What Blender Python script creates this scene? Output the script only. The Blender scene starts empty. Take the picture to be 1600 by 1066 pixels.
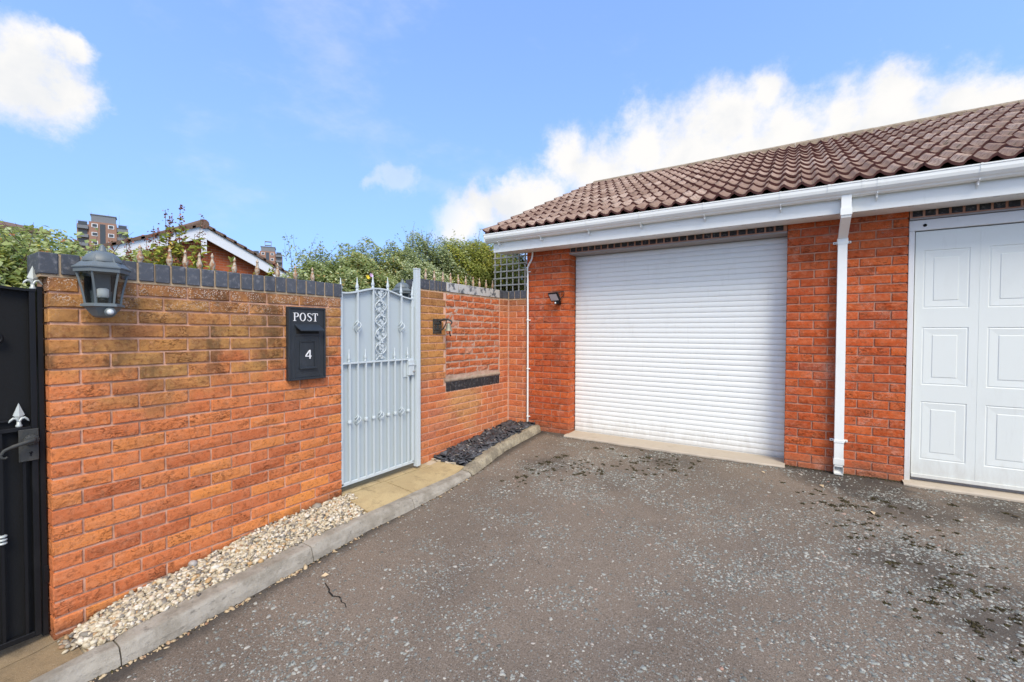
import bpy, bmesh, math, random
import numpy as np
from mathutils import Vector, Matrix, Euler

random.seed(7)
rng = np.random.default_rng(7)
sc = bpy.context.scene
col = sc.collection
PI = math.pi

# ------------------------------------------------------------------ camera
yaw, pitch, roll, H = .5655, .0206, .0032, 1.6
fw = Vector((-math.sin(yaw)*math.cos(pitch), math.cos(yaw)*math.cos(pitch), -math.sin(pitch)))
r_ = Vector((math.cos(yaw), math.sin(yaw), 0)); u_ = r_.cross(fw)
RR = r_*math.cos(roll) + u_*math.sin(roll); UU = -r_*math.sin(roll) + u_*math.cos(roll)
cd = bpy.data.cameras.new('camera'); cam = bpy.data.objects.new('camera', cd); col.objects.link(cam)
cam.matrix_world = Matrix(((RR.x, UU.x, -fw.x, 0), (RR.y, UU.y, -fw.y, 0), (RR.z, UU.z, -fw.z, H), (0, 0, 0, 1)))
cd.lens = 36*689.6/1600; cd.sensor_width = 36; cd.clip_start = .05; cd.clip_end = 4000
sc.camera = cam
sc.view_settings.view_transform = 'Standard'; sc.view_settings.look = 'None'
sc.view_settings.gamma = 1; sc.view_settings.exposure = 1.45
sc.view_settings.use_curve_mapping = False

# ------------------------------------------------------------------ light
SUN_EL, SUN_AZ = math.radians(47), math.radians(134)      # azimuth clockwise from +Y
sd = Vector((math.sin(SUN_AZ)*math.cos(SUN_EL), math.cos(SUN_AZ)*math.cos(SUN_EL), math.sin(SUN_EL)))
sl = bpy.data.lights.new('sun', 'SUN'); sl.energy = 1.35; sl.angle = math.radians(26); sl.color = (1, .91, .77)
so = bpy.data.objects.new('sun', sl); col.objects.link(so)
so.rotation_euler = sd.to_track_quat('Z', 'Y').to_euler(); so.location = (4, -4, 9)

CLOUDS = [(-0.9121, 0.1753, 0.3706, 0.0568), (-0.9261, 0.1468, 0.3476, 0.0585), (-0.9157, 0.202, 0.3475, 0.044), (-0.9241, 0.1771, 0.3387, 0.0541), (-0.9355, 0.1085, 0.3364, 0.0617), (-0.895, 0.1982, 0.3995, 0.0271), (-0.7058, 0.6324, 0.3142, 0.030), (-0.722, 0.616, 0.306, 0.022), (-0.7477, 0.5943, 0.2962, 0.012), (-0.736, 0.605, 0.299, 0.016), (-0.682, 0.6572, 0.3209, 0.030), (-0.692, 0.648, 0.312, 0.028), (-0.6165, 0.7495, 0.241, 0.0619), (-0.565, 0.785, 0.255, 0.06), (-0.48, 0.84, 0.26, 0.09), (-0.5149, 0.8096, 0.2817, 0.057), (-0.4529, 0.8396, 0.3, 0.0603), (-0.396, 0.8455, 0.3583, 0.0644), (-0.342, 0.8878, 0.3079, 0.1042), (-0.2638, 0.8948, 0.3602, 0.0763), (-0.1725, 0.929, 0.3275, 0.1312), (-0.093, 0.9162, 0.3899, 0.0762), (-0.0516, 0.9059, 0.4204, 0.0464), (-0.0421, 0.957, 0.287, 0.1439), (0.0544, 0.952, 0.3012, 0.1203), (0.0611, 0.9319, 0.3576, 0.053), (0.1331, 0.9178, 0.374, 0.048), (0.1761, 0.94, 0.2923, 0.1042), (0.2067, 0.9192, 0.335, 0.0485), (0.2446, 0.9115, 0.3307, 0.0381), (0.3308, 0.9146, 0.2324, 0.1039), (-0.0027, 0.9358, 0.3526, 0.0774), (0.1204, 0.935, 0.3337, 0.0821),
          (.60, .72, .36, .15), (.70, .62, .33, .13), (.9, .25, .35, .14), (.52, -.50, .69, .42), (.15, -.78, .60, .36), (.80, -.25, .54, .34), (.5, -.80, .33, .30), (-.15, -.90, .40, .30), (-.55, -.72, .42, .26), (.88, -.42, .22, .24), (-.85, -.42, .33, .13), (.1, -.35, .93, .26)]  # out of view; blobs behind the camera added large to whiten the light

class NT:
    def __init__(s, nt): s.nt = nt; s.L = nt.links.new
    def n(s, typ, ins=None, **props):
        nd = s.nt.nodes.new('ShaderNode'+typ)
        for k, v in props.items(): setattr(nd, k, v)
        for k, v in (ins or {}).items():
            sk = nd.inputs[k]
            if isinstance(v, bpy.types.NodeSocket): s.L(v, sk)
            elif isinstance(v, bpy.types.Node): s.L(v.outputs[0], sk)
            else: sk.default_value = v
        return nd
    def math(s, op, a, b=0., c=0., clamp=False):
        return s.n('Math', {0: a, 1: b, 2: c}, operation=op, use_clamp=clamp).outputs[0]
    def vm(s, op, a, b=(0, 0, 0)):
        nd = s.n('VectorMath', {0: a, 1: b}, operation=op)
        return nd.outputs['Value'] if op in ('DISTANCE', 'LENGTH', 'DOT_PRODUCT') else nd.outputs[0]
    def mix(s, f, a, b, blend='MIX'):
        nd = s.n('Mix', {}, data_type='RGBA', blend_type=blend)
        for i, v in ((0, f), (6, a), (7, b)):
            if isinstance(v, bpy.types.NodeSocket): s.L(v, nd.inputs[i])
            else: nd.inputs[i].default_value = (tuple(v)+(1,))[:4] if i else v
        return nd.outputs[2]
    def ramp(s, f, stops, interp='LINEAR'):
        nd = s.n('ValToRGB', {0: f}); cr = nd.color_ramp; cr.interpolation = interp
        while len(cr.elements) < len(stops): cr.elements.new(.5)
        for e, (p, c) in zip(cr.elements, stops):
            e.position = p; e.color = (tuple(c)+(1,))[:4] if not isinstance(c, (int, float)) else (c, c, c, 1)
        return nd.outputs[0]
    def noise(s, vec, scale, detail=4, rough=.55, dist=0):
        return s.n('TexNoise', {'Vector': vec, 'Scale': scale, 'Detail': detail, 'Roughness': rough, 'Distortion': dist}).outputs[0]
    def smooth(s, v, a, b):
        nd = s.n('MapRange', {0: v, 1: a, 2: b, 3: 0., 4: 1.}, interpolation_type='SMOOTHSTEP'); return nd.outputs[0]
    def sep(s, v): return s.n('SeparateXYZ', {0: v}).outputs

w = bpy.data.worlds.new('World'); sc.world = w; w.use_nodes = True
w.node_tree.nodes.clear(); W = NT(w.node_tree)
tc = W.n('TexCoord').outputs['Generated']
# the sky dome is read a little above the true horizon so the low sky stays blue instead of milky
tz = W.n('CombineXYZ', {0: W.sep(tc)[0], 1: W.sep(tc)[1], 2: W.math('MULTIPLY_ADD', W.sep(tc)[2], .62, .37)}).outputs[0]
sky = W.n('TexSky', {'Vector': W.vm('NORMALIZE', tz)}, sky_type='NISHITA', sun_disc=False, sun_elevation=SUN_EL, sun_rotation=SUN_AZ, air_density=1.0, dust_density=.6, ozone_density=1.6, altitude=50)
wn = W.n('TexNoise', {'Vector': tc, 'Scale': 9., 'Detail': 8., 'Roughness': .62})
warp = W.vm('ADD', tc, W.vm('MULTIPLY', W.vm('SUBTRACT', wn.outputs['Color'], (.5, .5, .5)), (.11, .11, .11)))
acc = None
for (x, y, z, r) in CLOUDS:
    d = W.vm('DISTANCE', warp, (x, y, z))
    v = W.math('MULTIPLY_ADD', d, -1/r, 1.)
    v = W.math('MAXIMUM', v, -1.)
    acc = v if acc is None else W.math('SMOOTH_MAX', acc, v, .25)
fb = W.noise(tc, 13., 9, .66)
dens = W.math('ADD', acc, W.math('MULTIPLY', W.math('SUBTRACT', fb, .5), 1.55))
thin = W.smooth(W.vm('DISTANCE', tc, (-.715, .63, .31)), .10, .19)
alpha = W.math('MULTIPLY', W.smooth(dens, -.26, .62), W.math('MULTIPLY_ADD', thin, .62, .38))
wisp = W.math('MULTIPLY', W.smooth(W.noise(W.vm('MULTIPLY', tc, (1, 1, 2.2)), 3.2, 6, .62), .50, .8), .30)
alpha = W.math('MAXIMUM', alpha, wisp)
low = W.noise(tc, 9., 5, .55)
cloudc = W.mix(W.math('MULTIPLY', W.smooth(low, .42, .68), .55), (1, .985, .965), (.76, .80, .86))
SKYK = .112
skycol = W.mix(1., sky.outputs[0], (1.13, 1.21, 1.38), 'MULTIPLY')
b1 = W.n('Background', {'Color': skycol, 'Strength': SKYK})
b2 = W.n('Background', {'Color': cloudc, 'Strength': .37})
mx = W.n('MixShader', {0: alpha, 1: b1.outputs[0], 2: b2.outputs[0]})
W.L(mx.outputs[0], W.n('OutputWorld').inputs[0])

# ------------------------------------------------------------------ object helpers
def tag(o, label=None, cat=None, group=None, kind=None):
    if label: o['label'] = label
    if cat: o['category'] = cat
    if group: o['group'] = group
    if kind: o['kind'] = kind
    return o
def empty(name, loc=(0, 0, 0), rz=0):
    o = bpy.data.objects.new(name, None); o.location = loc; o.rotation_euler = (0, 0, rz); o.empty_display_size = .1
    col.objects.link(o); return o
def link(name, me, mat=None, parent=None, loc=(0, 0, 0), rot=(0, 0, 0)):
    o = bpy.data.objects.new(name, me); col.objects.link(o)
    if mat is not None and not me.materials:
        for m in (mat if isinstance(mat, (list, tuple)) else [mat]): me.materials.append(m)
    o.location = loc; o.rotation_euler = rot
    if parent is not None: o.parent = parent
    return o
def fast(name, V, F, smooth=False):
    V = np.asarray(V, dtype=np.float32); F = np.asarray(F, dtype=np.int32)
    me = bpy.data.meshes.new(name); k = F.shape[1]
    me.vertices.add(len(V)); me.vertices.foreach_set('co', V.ravel())
    me.loops.add(F.size); me.loops.foreach_set('vertex_index', F.ravel())
    me.polygons.add(len(F)); me.polygons.foreach_set('loop_start', np.arange(len(F), dtype=np.int32)*k)
    me.polygons.foreach_set('loop_total', np.full(len(F), k, dtype=np.int32))
    me.update(calc_edges=True)
    if smooth: me.polygons.foreach_set('use_smooth', np.ones(len(F), dtype=bool))
    return me
def face_attr(me, name, vals):
    a = me.attributes.new(name, 'FLOAT', 'FACE'); a.data.foreach_set('value', np.asarray(vals, dtype=np.float32))

class MB:
    """collects shapes into one mesh"""
    def __init__(s): s.v = []; s.f = []; s.sm = []
    def add(s, vs, fs, smooth=False):
        b = len(s.v); s.v += [tuple(v) for v in vs]; s.f += [[i+b for i in f] for f in fs]; s.sm += [smooth]*len(fs); return s
    def box(s, x0, x1, y0, y1, z0, z1, c=0.):
        if c <= 0:
            vs = [(x0, y0, z0), (x1, y0, z0), (x1, y1, z0), (x0, y1, z0), (x0, y0, z1), (x1, y0, z1), (x1, y1, z1), (x0, y1, z1)]
            return s.add(vs, [(3, 2, 1, 0), (4, 5, 6, 7), (0, 1, 5, 4), (1, 2, 6, 5), (2, 3, 7, 6), (3, 0, 4, 7)])
        bm = bmesh.new(); bmesh.ops.create_cube(bm, size=1)
        for v in bm.verts:
            v.co = Vector(((x0+x1)/2+v.co.x*(x1-x0), (y0+y1)/2+v.co.y*(y1-y0), (z0+z1)/2+v.co.z*(z1-z0)))
        bmesh.ops.bevel(bm, geom=bm.edges[:], offset=c, segments=1, affect='EDGES')
        bm.verts.index_update(); s.add([v.co[:] for v in bm.verts], [[v.index for v in f.verts] for f in bm.faces]); bm.free(); return s
    def tube(s, pts, r, n=8, smooth=True, caps=True):
        pts = [Vector(p) for p in pts]; rs = r if isinstance(r, (list, tuple)) else [r]*len(pts)
        vs = []; up = None
        for i, p in enumerate(pts):
            t = (pts[min(i+1, len(pts)-1)]-pts[max(i-1, 0)]).normalized()
            if up is None: up = Vector((0, 0, 1)) if abs(t.z) < .9 else Vector((1, 0, 0))
            a = t.cross(up).normalized(); b = a.cross(t).normalized(); up = b
            for k in range(n):
                an = 2*PI*k/n + (PI/4 if n == 4 else 0); vs.append(p+a*math.cos(an)*rs[i]+b*math.sin(an)*rs[i])
        fs = [(i*n+k, i*n+(k+1) % n, (i+1)*n+(k+1) % n, (i+1)*n+k) for i in range(len(pts)-1) for k in range(n)]
        s.add(vs, fs, smooth)
        if caps: s.add(vs[:n], [list(range(n))[::-1]]); s.add(vs[-n:], [list(range(n))])
        return s
    def lathe(s, prof, n=12, c=(0, 0, 0), smooth=True, rot=0., axis='z'):
        vs = []
        for (r, z) in prof:
            for k in range(n):
                a = 2*PI*k/n+rot; p = (r*math.cos(a), r*math.sin(a), z)
                if axis == 'y': p = (p[0], p[2], p[1])
                if axis == 'x': p = (p[2], p[0], p[1])
                vs.append((c[0]+p[0], c[1]+p[1], c[2]+p[2]))
        m = len(prof)
        fs = [(i*n+k, i*n+(k+1) % n, (i+1)*n+(k+1) % n, (i+1)*n+k) for i in range(m-1) for k in range(n)]
        fs += [list(range(n))[::-1], [(m-1)*n+k for k in range(n)]]
        return s.add(vs, fs, smooth)
    def prism(s, poly, h, M=None):
        """poly in local xy extruded along z by h, transformed by M"""
        n = len(poly); vs = [Vector((p[0], p[1], 0)) for p in poly]+[Vector((p[0], p[1], h)) for p in poly]
        if M is not None: vs = [M @ v for v in vs]
        return s.add(vs, [list(range(n))[::-1], list(range(n, 2*n))]+[(i, (i+1) % n, n+(i+1) % n, n+i) for i in range(n)])
    def mesh(s, name):
        me = bpy.data.meshes.new(name); me.from_pydata(s.v, [], s.f); me.update()
        me.polygons.foreach_set('use_smooth', s.sm)
        bm = bmesh.new(); bm.from_mesh(me); bmesh.ops.recalc_face_normals(bm, faces=bm.faces[:]); bm.to_mesh(me); bm.free()
        return me
    def build(s, name, mat, parent=None, loc=(0, 0, 0), rot=(0, 0, 0)):
        return link(name, s.mesh(name), mat, parent, loc, rot)

# ------------------------------------------------------------------ materials
def newmat(name):
    m = bpy.data.materials.new(name); m.use_nodes = True; m.node_tree.nodes.clear(); t = NT(m.node_tree)
    t.out = t.n('OutputMaterial'); t.p = t.n('BsdfPrincipled'); t.L(t.p.outputs[0], t.out.inputs[0]); t.m = m
    return t
def setp(t, color=None, rough=None, metal=None, spec=None, normal=None, trans=None):
    for nm, v in (('Base Color', color), ('Roughness', rough), ('Metallic', metal), ('Specular IOR Level', spec), ('Normal', normal), ('Transmission Weight', trans)):
        if v is None: continue
        if isinstance(v, bpy.types.NodeSocket): t.L(v, t.p.inputs[nm])
        else: t.p.inputs[nm].default_value = (tuple(v)+(1,))[:4] if nm == 'Base Color' else v
    return t.m
def bump(t, h, strength=.5, dist=.01, prev=None):
    ins = {'Height': h, 'Strength': strength, 'Distance': dist}
    if prev is not None: ins['Normal'] = prev
    return t.n('Bump', ins).outputs[0]

def pos(t): return t.n('NewGeometry').outputs['Position']

def brick_mat(name, ramp, stain=None, specks=0., rough_amt=.5, tint_noise=.25, crease=1.0):
    t = newmat(name); oi = t.n('ObjectInfo'); P = pos(t)
    rnd = oi.outputs['Random']
    oc = t.n('TexCoord').outputs['Object']
    off = t.n('CombineXYZ', {0: t.math('MULTIPLY', rnd, 37.), 1: t.math('MULTIPLY', rnd, 91.), 2: t.math('MULTIPLY', rnd, 13.)}).outputs[0]
    v = t.vm('ADD', oc, off)
    c = t.ramp(rnd, ramp)
    n1 = t.noise(v, 22, 5, .6)
    c = t.mix(t.math('MULTIPLY', t.smooth(n1, .35, .75), tint_noise), c, (.62, .30, .17))
    n0 = t.noise(P, 3.2, 4, .6)
    c = t.mix(t.math('MULTIPLY', t.smooth(n0, .5, .75), .22), c, (.25, .07, .035))
    if stain: c = stain(t, P, c, v)
    # long fold creases of a hand made face
    vs = t.vm('MULTIPLY', v, (1., 1., 2.6))
    n2 = t.n('TexNoise', {'Vector': vs, 'Scale': 11., 'Detail': 3., 'Roughness': .55, 'Distortion': 1.6}).outputs[0]
    fold = t.math('ABSOLUTE', t.math('SUBTRACT', n2, .5))
    crm = t.math('SUBTRACT', 1., t.smooth(fold, .0, .022))
    crm = t.math('MULTIPLY', crm, t.smooth(t.noise(v, 9., 2, .5), .46, .6))
    r2 = t.math('FRACT', t.math('MULTIPLY', rnd, 57.3)); crm = t.math('MULTIPLY', crm, t.smooth(r2, .25, .8))
    c = t.mix(t.math('MULTIPLY', crm, .62*crease), c, (.10, .035, .02))
    c = t.mix(t.math('MULTIPLY', t.smooth(t.noise(v, 48, 5, .7), .50, .34), .58), c, (.17, .055, .025))
    c = t.mix(t.math('MULTIPLY', t.smooth(t.noise(v, 38, 5, .7), .54, .70), .30), c, (.70, .36, .20))
    fine = t.noise(v, 160, 4, .7)
    c = t.mix(t.math('MULTIPLY', t.smooth(fine, .62, .8), .35), c, (.7, .5, .36))
    c = t.mix(t.math('MULTIPLY', t.smooth(fine, .46, .28), .55), c, (.13, .055, .03))
    if specks:
        vo = t.n('TexVoronoi', {'Vector': P, 'Scale': 170.}, feature='F1')
        sp = t.math('LESS_THAN', vo.outputs['Distance'], .33)
        msk = t.smooth(t.noise(P, 7., 4, .65), .52, .68)
        c = t.mix(t.math('MULTIPLY', t.math('MULTIPLY', sp, msk), specks), c, (.66, .60, .54))
    h = t.math('ADD', t.math('MULTIPLY', fine, .25), t.math('MULTIPLY', t.noise(v, 35, 5, .6, .5), 1.))
    h = t.math('SUBTRACT', t.math('MULTIPLY', h, t.math('MULTIPLY_ADD', r2, .9, .35)), t.math('MULTIPLY', crm, .8*crease))
    return setp(t, c, .95, spec=.08, normal=bump(t, h, min(1, rough_amt*1.5), .009))

def st_left(t, P, c, v):
    x, y, z = t.sep(P); rb = t.n('ObjectInfo').outputs['Random']; rb = t.math('SUBTRACT', t.math('FRACT', t.math('MULTIPLY', rb, 83.7)), .5)
    nz = t.noise(P, 2.3, 4, .6)
    # brown algae wash reaching down from the coping, lower on the near half
    edge = t.math('ADD', z, t.math('MULTIPLY', t.math('SUBTRACT', nz, .5), .9))
    edge = t.math('ADD', t.math('SUBTRACT', edge, t.math('MULTIPLY', y, .10)), t.math('MULTIPLY', rb, .20))
    m = t.smooth(edge, 1.06, 1.38)
    c = t.mix(t.math('MULTIPLY', m, t.math('MULTIPLY_ADD', rb, .30, .76)), c, t.mix(t.smooth(t.noise(P, 9, 4, .6), .35, .65), (.46, .255, .085), (.26, .155, .062)))
    n3 = t.noise(t.vm('MULTIPLY', P, (1, 2.2, 1.2)), 2.6, 5, .65)
    m2 = t.math('MULTIPLY', t.smooth(n3, .47, .62), t.smooth(z, 1.05, 1.5))
    c = t.mix(t.math('MULTIPLY', m2, .72), c, (.10, .065, .036))
    c = t.mix(t.math('MULTIPLY', t.smooth(t.math('ADD', z, t.math('MULTIPLY', nz, .12)), 1.80, 1.92), .45), c, (.16, .065, .04))
    # white lichen crust on the top courses
    vo = t.n('TexVoronoi', {'Vector': P, 'Scale': 120.}, feature='F1')
    sp = t.math('LESS_THAN', vo.outputs['Distance'], .36)
    mk = t.math('MULTIPLY', t.smooth(z, 1.60, 1.83), t.smooth(t.noise(P, 11, 3, .6), .40, .56))
    c = t.mix(t.math('MULTIPLY', t.math('MULTIPLY', sp, mk), .75), c, (.62, .52, .44))
    # dirt splash on the lowest course
    b = t.math('SUBTRACT', z, t.math('MULTIPLY', y, .125))
    m4 = t.math('MULTIPLY', t.smooth(t.math('ADD', b, t.math('MULTIPLY', t.noise(P, 14, 4, .6), .09)), .18, .09), .7)
    return t.mix(m4, c, (.12, .055, .035))
def st_red(t, P, c, v):
    x, y, z = t.sep(P)
    nz = t.noise(P, 4.5, 4, .6)
    e = t.math('ADD', y, t.math('MULTIPLY', t.math('SUBTRACT', nz, .5), .5))
    m = t.math('MULTIPLY', t.smooth(e, 3.72, 3.50), t.smooth(t.math('ADD', z, t.math('MULTIPLY', nz, .3)), 1.15, 1.5))
    c = t.mix(t.math('MULTIPLY', m, .72), c, (.46, .25, .075))
    d = t.vm('DISTANCE', t.vm('MULTIPLY', P, (0, 1, 1.2)), (0, 3.86, .98))
    m2 = t.smooth(t.math('ADD', d, t.math('MULTIPLY', t.math('SUBTRACT', nz, .5), .6)), .46, .10)
    c = t.mix(t.math('MULTIPLY', m2, .62), c, (.58, .33, .13))
    m3 = t.smooth(t.math('ADD', z, t.math('MULTIPLY', nz, .25)), 1.92, 2.10)
    return t.mix(t.math('MULTIPLY', m3, .5), c, (.17, .10, .055))
def st_gar(t, P, c, v):
    x, y, z = t.sep(P)
    nz = t.noise(P, 6, 5, .65)
    m = t.smooth(t.math('ADD', z, t.math('MULTIPLY', nz, .25)), .70, .48)
    c = t.mix(t.math('MULTIPLY', m, .65), c, (.30, .15, .09))
    bl = t.math('MULTIPLY', t.smooth(t.noise(t.vm('ADD', P, (5, 5, 5)), 5.5, 6, .7), .56, .70), .5)
    c = t.mix(bl, c, (.60, .33, .24))
    # darker soot line just below the soffit
    return c

M = {}
M['brick_left'] = brick_mat('brick_left', [(0, (0.479, 0.133, 0.052)), (.35, (0.598, 0.181, 0.065)), (.7, (0.671, 0.225, 0.073)), (.93, (0.713, 0.260, 0.065)), (1, (0.455, 0.152, 0.081))], st_left, .12, .55)
M['brick_red'] = brick_mat('brick_red', [(0, (0.479, 0.133, 0.058)), (.4, (0.623, 0.188, 0.073)), (.8, (0.598, 0.230, 0.099)), (1, (0.479, 0.158, 0.087))], st_red, .2, .5, crease=.6)
M['brick_infill'] = brick_mat('brick_infill', [(0, (0.435, 0.109, 0.041)), (.5, (0.539, 0.147, 0.053)), (.85, (0.487, 0.128, 0.053)), (1, (0.518, 0.255, 0.168))], None, .5, .9, crease=.8)
M['brick_garage'] = brick_mat('brick_garage', [(0, (0.387, 0.068, 0.020)), (.4, (0.472, 0.087, 0.023)), (.75, (0.537, 0.107, 0.026)), (.95, (0.451, 0.078, 0.026)), (1, (0.322, 0.064, 0.029))], st_gar, .35, .6)

def blue_brick(name, base, wash=0.):
    t = newmat(name); P = pos(t); oi = t.n('ObjectInfo').outputs['Random']
    c = t.mix(oi, base, tuple(b*1.5 for b in base))
    c = t.mix(t.math('MULTIPLY', t.smooth(t.noise(P, 40, 5, .65), .5, .72), .45), c, (.30, .30, .31))
    if wash:
        c = t.mix(t.math('MULTIPLY', t.smooth(t.noise(P, 13, 3, .55), .40, .52), wash), c, (.52, .52, .50))
    h = t.noise(t.vm('MULTIPLY', P, (1, 1, 3)), 110, 5, .65)
    return setp(t, c, .62, spec=.4, normal=bump(t, h, .5, .003))
M['blue'] = blue_brick('blue_brick', (.055, .062, .075))
M['blue_wash'] = blue_brick('blue_brick_washed', (.09, .10, .11), .85)
M['blue_dark'] = blue_brick('blue_brick_dark', (.018, .019, .022))

def mortar_mat(name, a, b, dirt=.3):
    t = newmat(name); P = pos(t)
    c = t.mix(t.smooth(t.noise(P, 14, 5, .6), .35, .68), a, b)
    c = t.mix(t.math('MULTIPLY', t.smooth(t.noise(P, 5, 4, .6), .5, .7), dirt), c, (.16, .09, .06))
    h = t.noise(P, 240, 4, .7)
    return setp(t, c, .95, spec=.1, normal=bump(t, h, .7, .003))
M['mortar_left'] = mortar_mat('mortar_left', (.70, .42, .29), (.50, .28, .18), .45)
M['mortar_coping'] = mortar_mat('mortar_coping', (.55, .42, .28), (.42, .30, .18), .4)
M['mortar_red'] = mortar_mat('mortar_red', (.70, .42, .30), (.60, .37, .26), .3)
M['mortar_infill'] = mortar_mat('mortar_infill', (.54, .38, .30), (.42, .29, .22), .4)
M['mortar_garage'] = mortar_mat('mortar_garage', (.44, .22, .15), (.54, .31, .22), .3)
M['render'] = mortar_mat('cement_render', (.38, .30, .23), (.30, .23, .17), .3)

def brick_tex(name, c1, c2, mort, axis):
    t = newmat(name); P = pos(t); x, y, z = t.sep(P)
    uv = t.n('CombineXYZ', {0: x if axis == 'x' else y, 1: z, 2: 0.}).outputs[0]
    bt = t.n('TexBrick', {'Vector': uv, 'Color1': c1+(1,), 'Color2': c2+(1,), 'Mortar': mort+(1,), 'Scale': 1., 'Mortar Size': .006, 'Mortar Smooth': .1, 'Bias': 0., 'Brick Width': .225, 'Row Height': .075})
    c = t.mix(t.math('MULTIPLY', t.noise(P, 30, 5, .6), .35), bt.outputs[0], (.25, .09, .05))
    h = t.math('ADD', t.math('MULTIPLY', bt.outputs['Fac'], -1.), t.math('MULTIPLY', t.noise(P, 60, 4, .6), .5))
    return setp(t, c, .9, spec=.2, normal=bump(t, h, .6, .006))
M['wall_x'] = brick_tex('brickwork_far_x', (.42, .09, .03), (.50, .12, .035), (.45, .24, .17), 'x')
M['wall_y'] = brick_tex('brickwork_far_y', (.42, .09, .03), (.52, .13, .04), (.45, .24, .17), 'y')

def paint(name, c, rough=.4, spec=.5, dirt=.12, dirtc=(.35, .34, .30), metal=0., bmp=.08, scale=60, streak=True):
    t = newmat(name); P = pos(t)
    n = t.noise(t.vm('MULTIPLY', P, (1, 1, .35)) if streak else P, 9, 6, .65)
    cc = t.mix(t.math('MULTIPLY', t.smooth(n, .5, .8), dirt), c, dirtc)
    if name in ('white_roller_slat', 'white_pressed_steel', 'white_upvc', 'white_frame'):
        zz = t.math('ADD', t.sep(P)[2], t.math('MULTIPLY', t.noise(t.vm('MULTIPLY', P, (1, 1, .3)), 16, 5, .7), .42))
        cc = t.mix(t.math('MULTIPLY', t.smooth(zz, .86, .58), .34), cc, (.34, .29, .23))
        cc = t.mix(t.math('MULTIPLY', t.smooth(t.noise(t.vm('MULTIPLY', P, (1, 1, .12)), 26, 5, .7), .58, .74), .13), cc, (.42, .41, .37))
    r = t.math('ADD', rough, t.math('MULTIPLY', t.noise(P, 22, 4, .6), .15))
    return setp(t, cc, r, metal, spec, bump(t, t.noise(P, scale, 4, .6), bmp, .003))
M['upvc'] = paint('white_upvc', (.81, .83, .80), .30, dirt=.10)
M['upvc2'] = paint('white_upvc_soffit', (.74, .75, .75), .38, dirt=.2)
M['door_roller'] = paint('white_roller_slat', (.80, .83, .81), .34, dirt=.10, bmp=.03)
M['door_panel'] = paint('white_pressed_steel', (.69, .725, .695), .38, dirt=.14, dirtc=(.50, .50, .46), bmp=.05, scale=400)
M['frame_white'] = paint('white_frame', (.70, .71, .70), .42, dirt=.2)
M['steel'] = paint('lintel_steel', (.30, .28, .27), .5, dirt=.4)
M['black'] = paint('black_paint', (.006, .0065, .0075), .42, .3, dirt=.10, dirtc=(.09, .09, .09))
M['black_sheet'] = paint('black_sheet', (.007, .0075, .008), .6, .25, dirt=.25, dirtc=(.025, .025, .025), bmp=.25, scale=200)
M['black_iron'] = paint('weathered_iron', (.035, .038, .036), .6, dirt=.6, dirtc=(.14, .12, .09), bmp=.6, scale=120)
M['postbox'] = paint('postbox_black', (.020, .025, .030), .33, dirt=.35, dirtc=(.085, .10, .12), bmp=.15)
M['white_letter'] = paint('white_lettering', (.78, .78, .78), .5, dirt=.1)
M['silver'] = paint('silver_grey_paint', (.52, .585, .61), .40, dirt=.35, dirtc=(.34, .37, .40), metal=.0, bmp=.12)
M['silver_sheet'] = paint('silver_grey_sheet', (.43, .495, .52), .42, dirt=.30, dirtc=(.44, .48, .51), metal=.0, bmp=.08)
M['silver_tip'] = paint('bright_silver', (.46, .50, .48), .38, dirt=.45, dirtc=(.24, .26, .24), metal=.2)
M['lamp'] = paint('lantern_grey', (.115, .14, .15), .42, dirt=.5, dirtc=(.20, .21, .20), bmp=.2, streak=False)
M['concrete_sill'] = paint('sill_concrete', (.46, .40, .32), .85, .2, dirt=.5, dirtc=(.30, .25, .19), bmp=.5, scale=150, streak=False)
M['timber'] = paint('weathered_lath', (.62, .57, .47), .85, .2, dirt=.5, dirtc=(.25, .23, .18), bmp=.4)
M['bulb'] = paint('bulb_white', (.75, .76, .74), .4, dirt=.2)
M['led'] = paint('floodlight_face', (.52, .56, .57), .25, dirt=.4, dirtc=(.62, .66, .66), streak=False)
M['bronze'] = paint('verdigris_bell', (.26, .26, .20), .5, dirt=.6, dirtc=(.40, .33, .20), metal=.4, bmp=.3)
M['barge'] = paint('white_bargeboard', (.75, .76, .77), .5, dirt=.08)
t = newmat('spike_rust'); P = pos(t)
c = t.mix(t.smooth(t.noise(P, 60, 4, .6), .42, .60), (.50, .44, .34), (.34, .17, .08))
M['spike'] = setp(t, c, .65, .2, normal=bump(t, t.noise(P, 200, 3, .6), .4, .002))
t = newmat('glass'); g1 = t.n('BsdfTransparent', {'Color': (.80, .84, .84, 1)}); g2 = t.n('BsdfGlossy', {'Roughness': .06}); g3 = t.n('MixShader', {0: .10, 1: g1.outputs[0], 2: g2.outputs[0]}); t.L(g3.outputs[0], t.out.inputs[0]); M['glass'] = t.m

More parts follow.
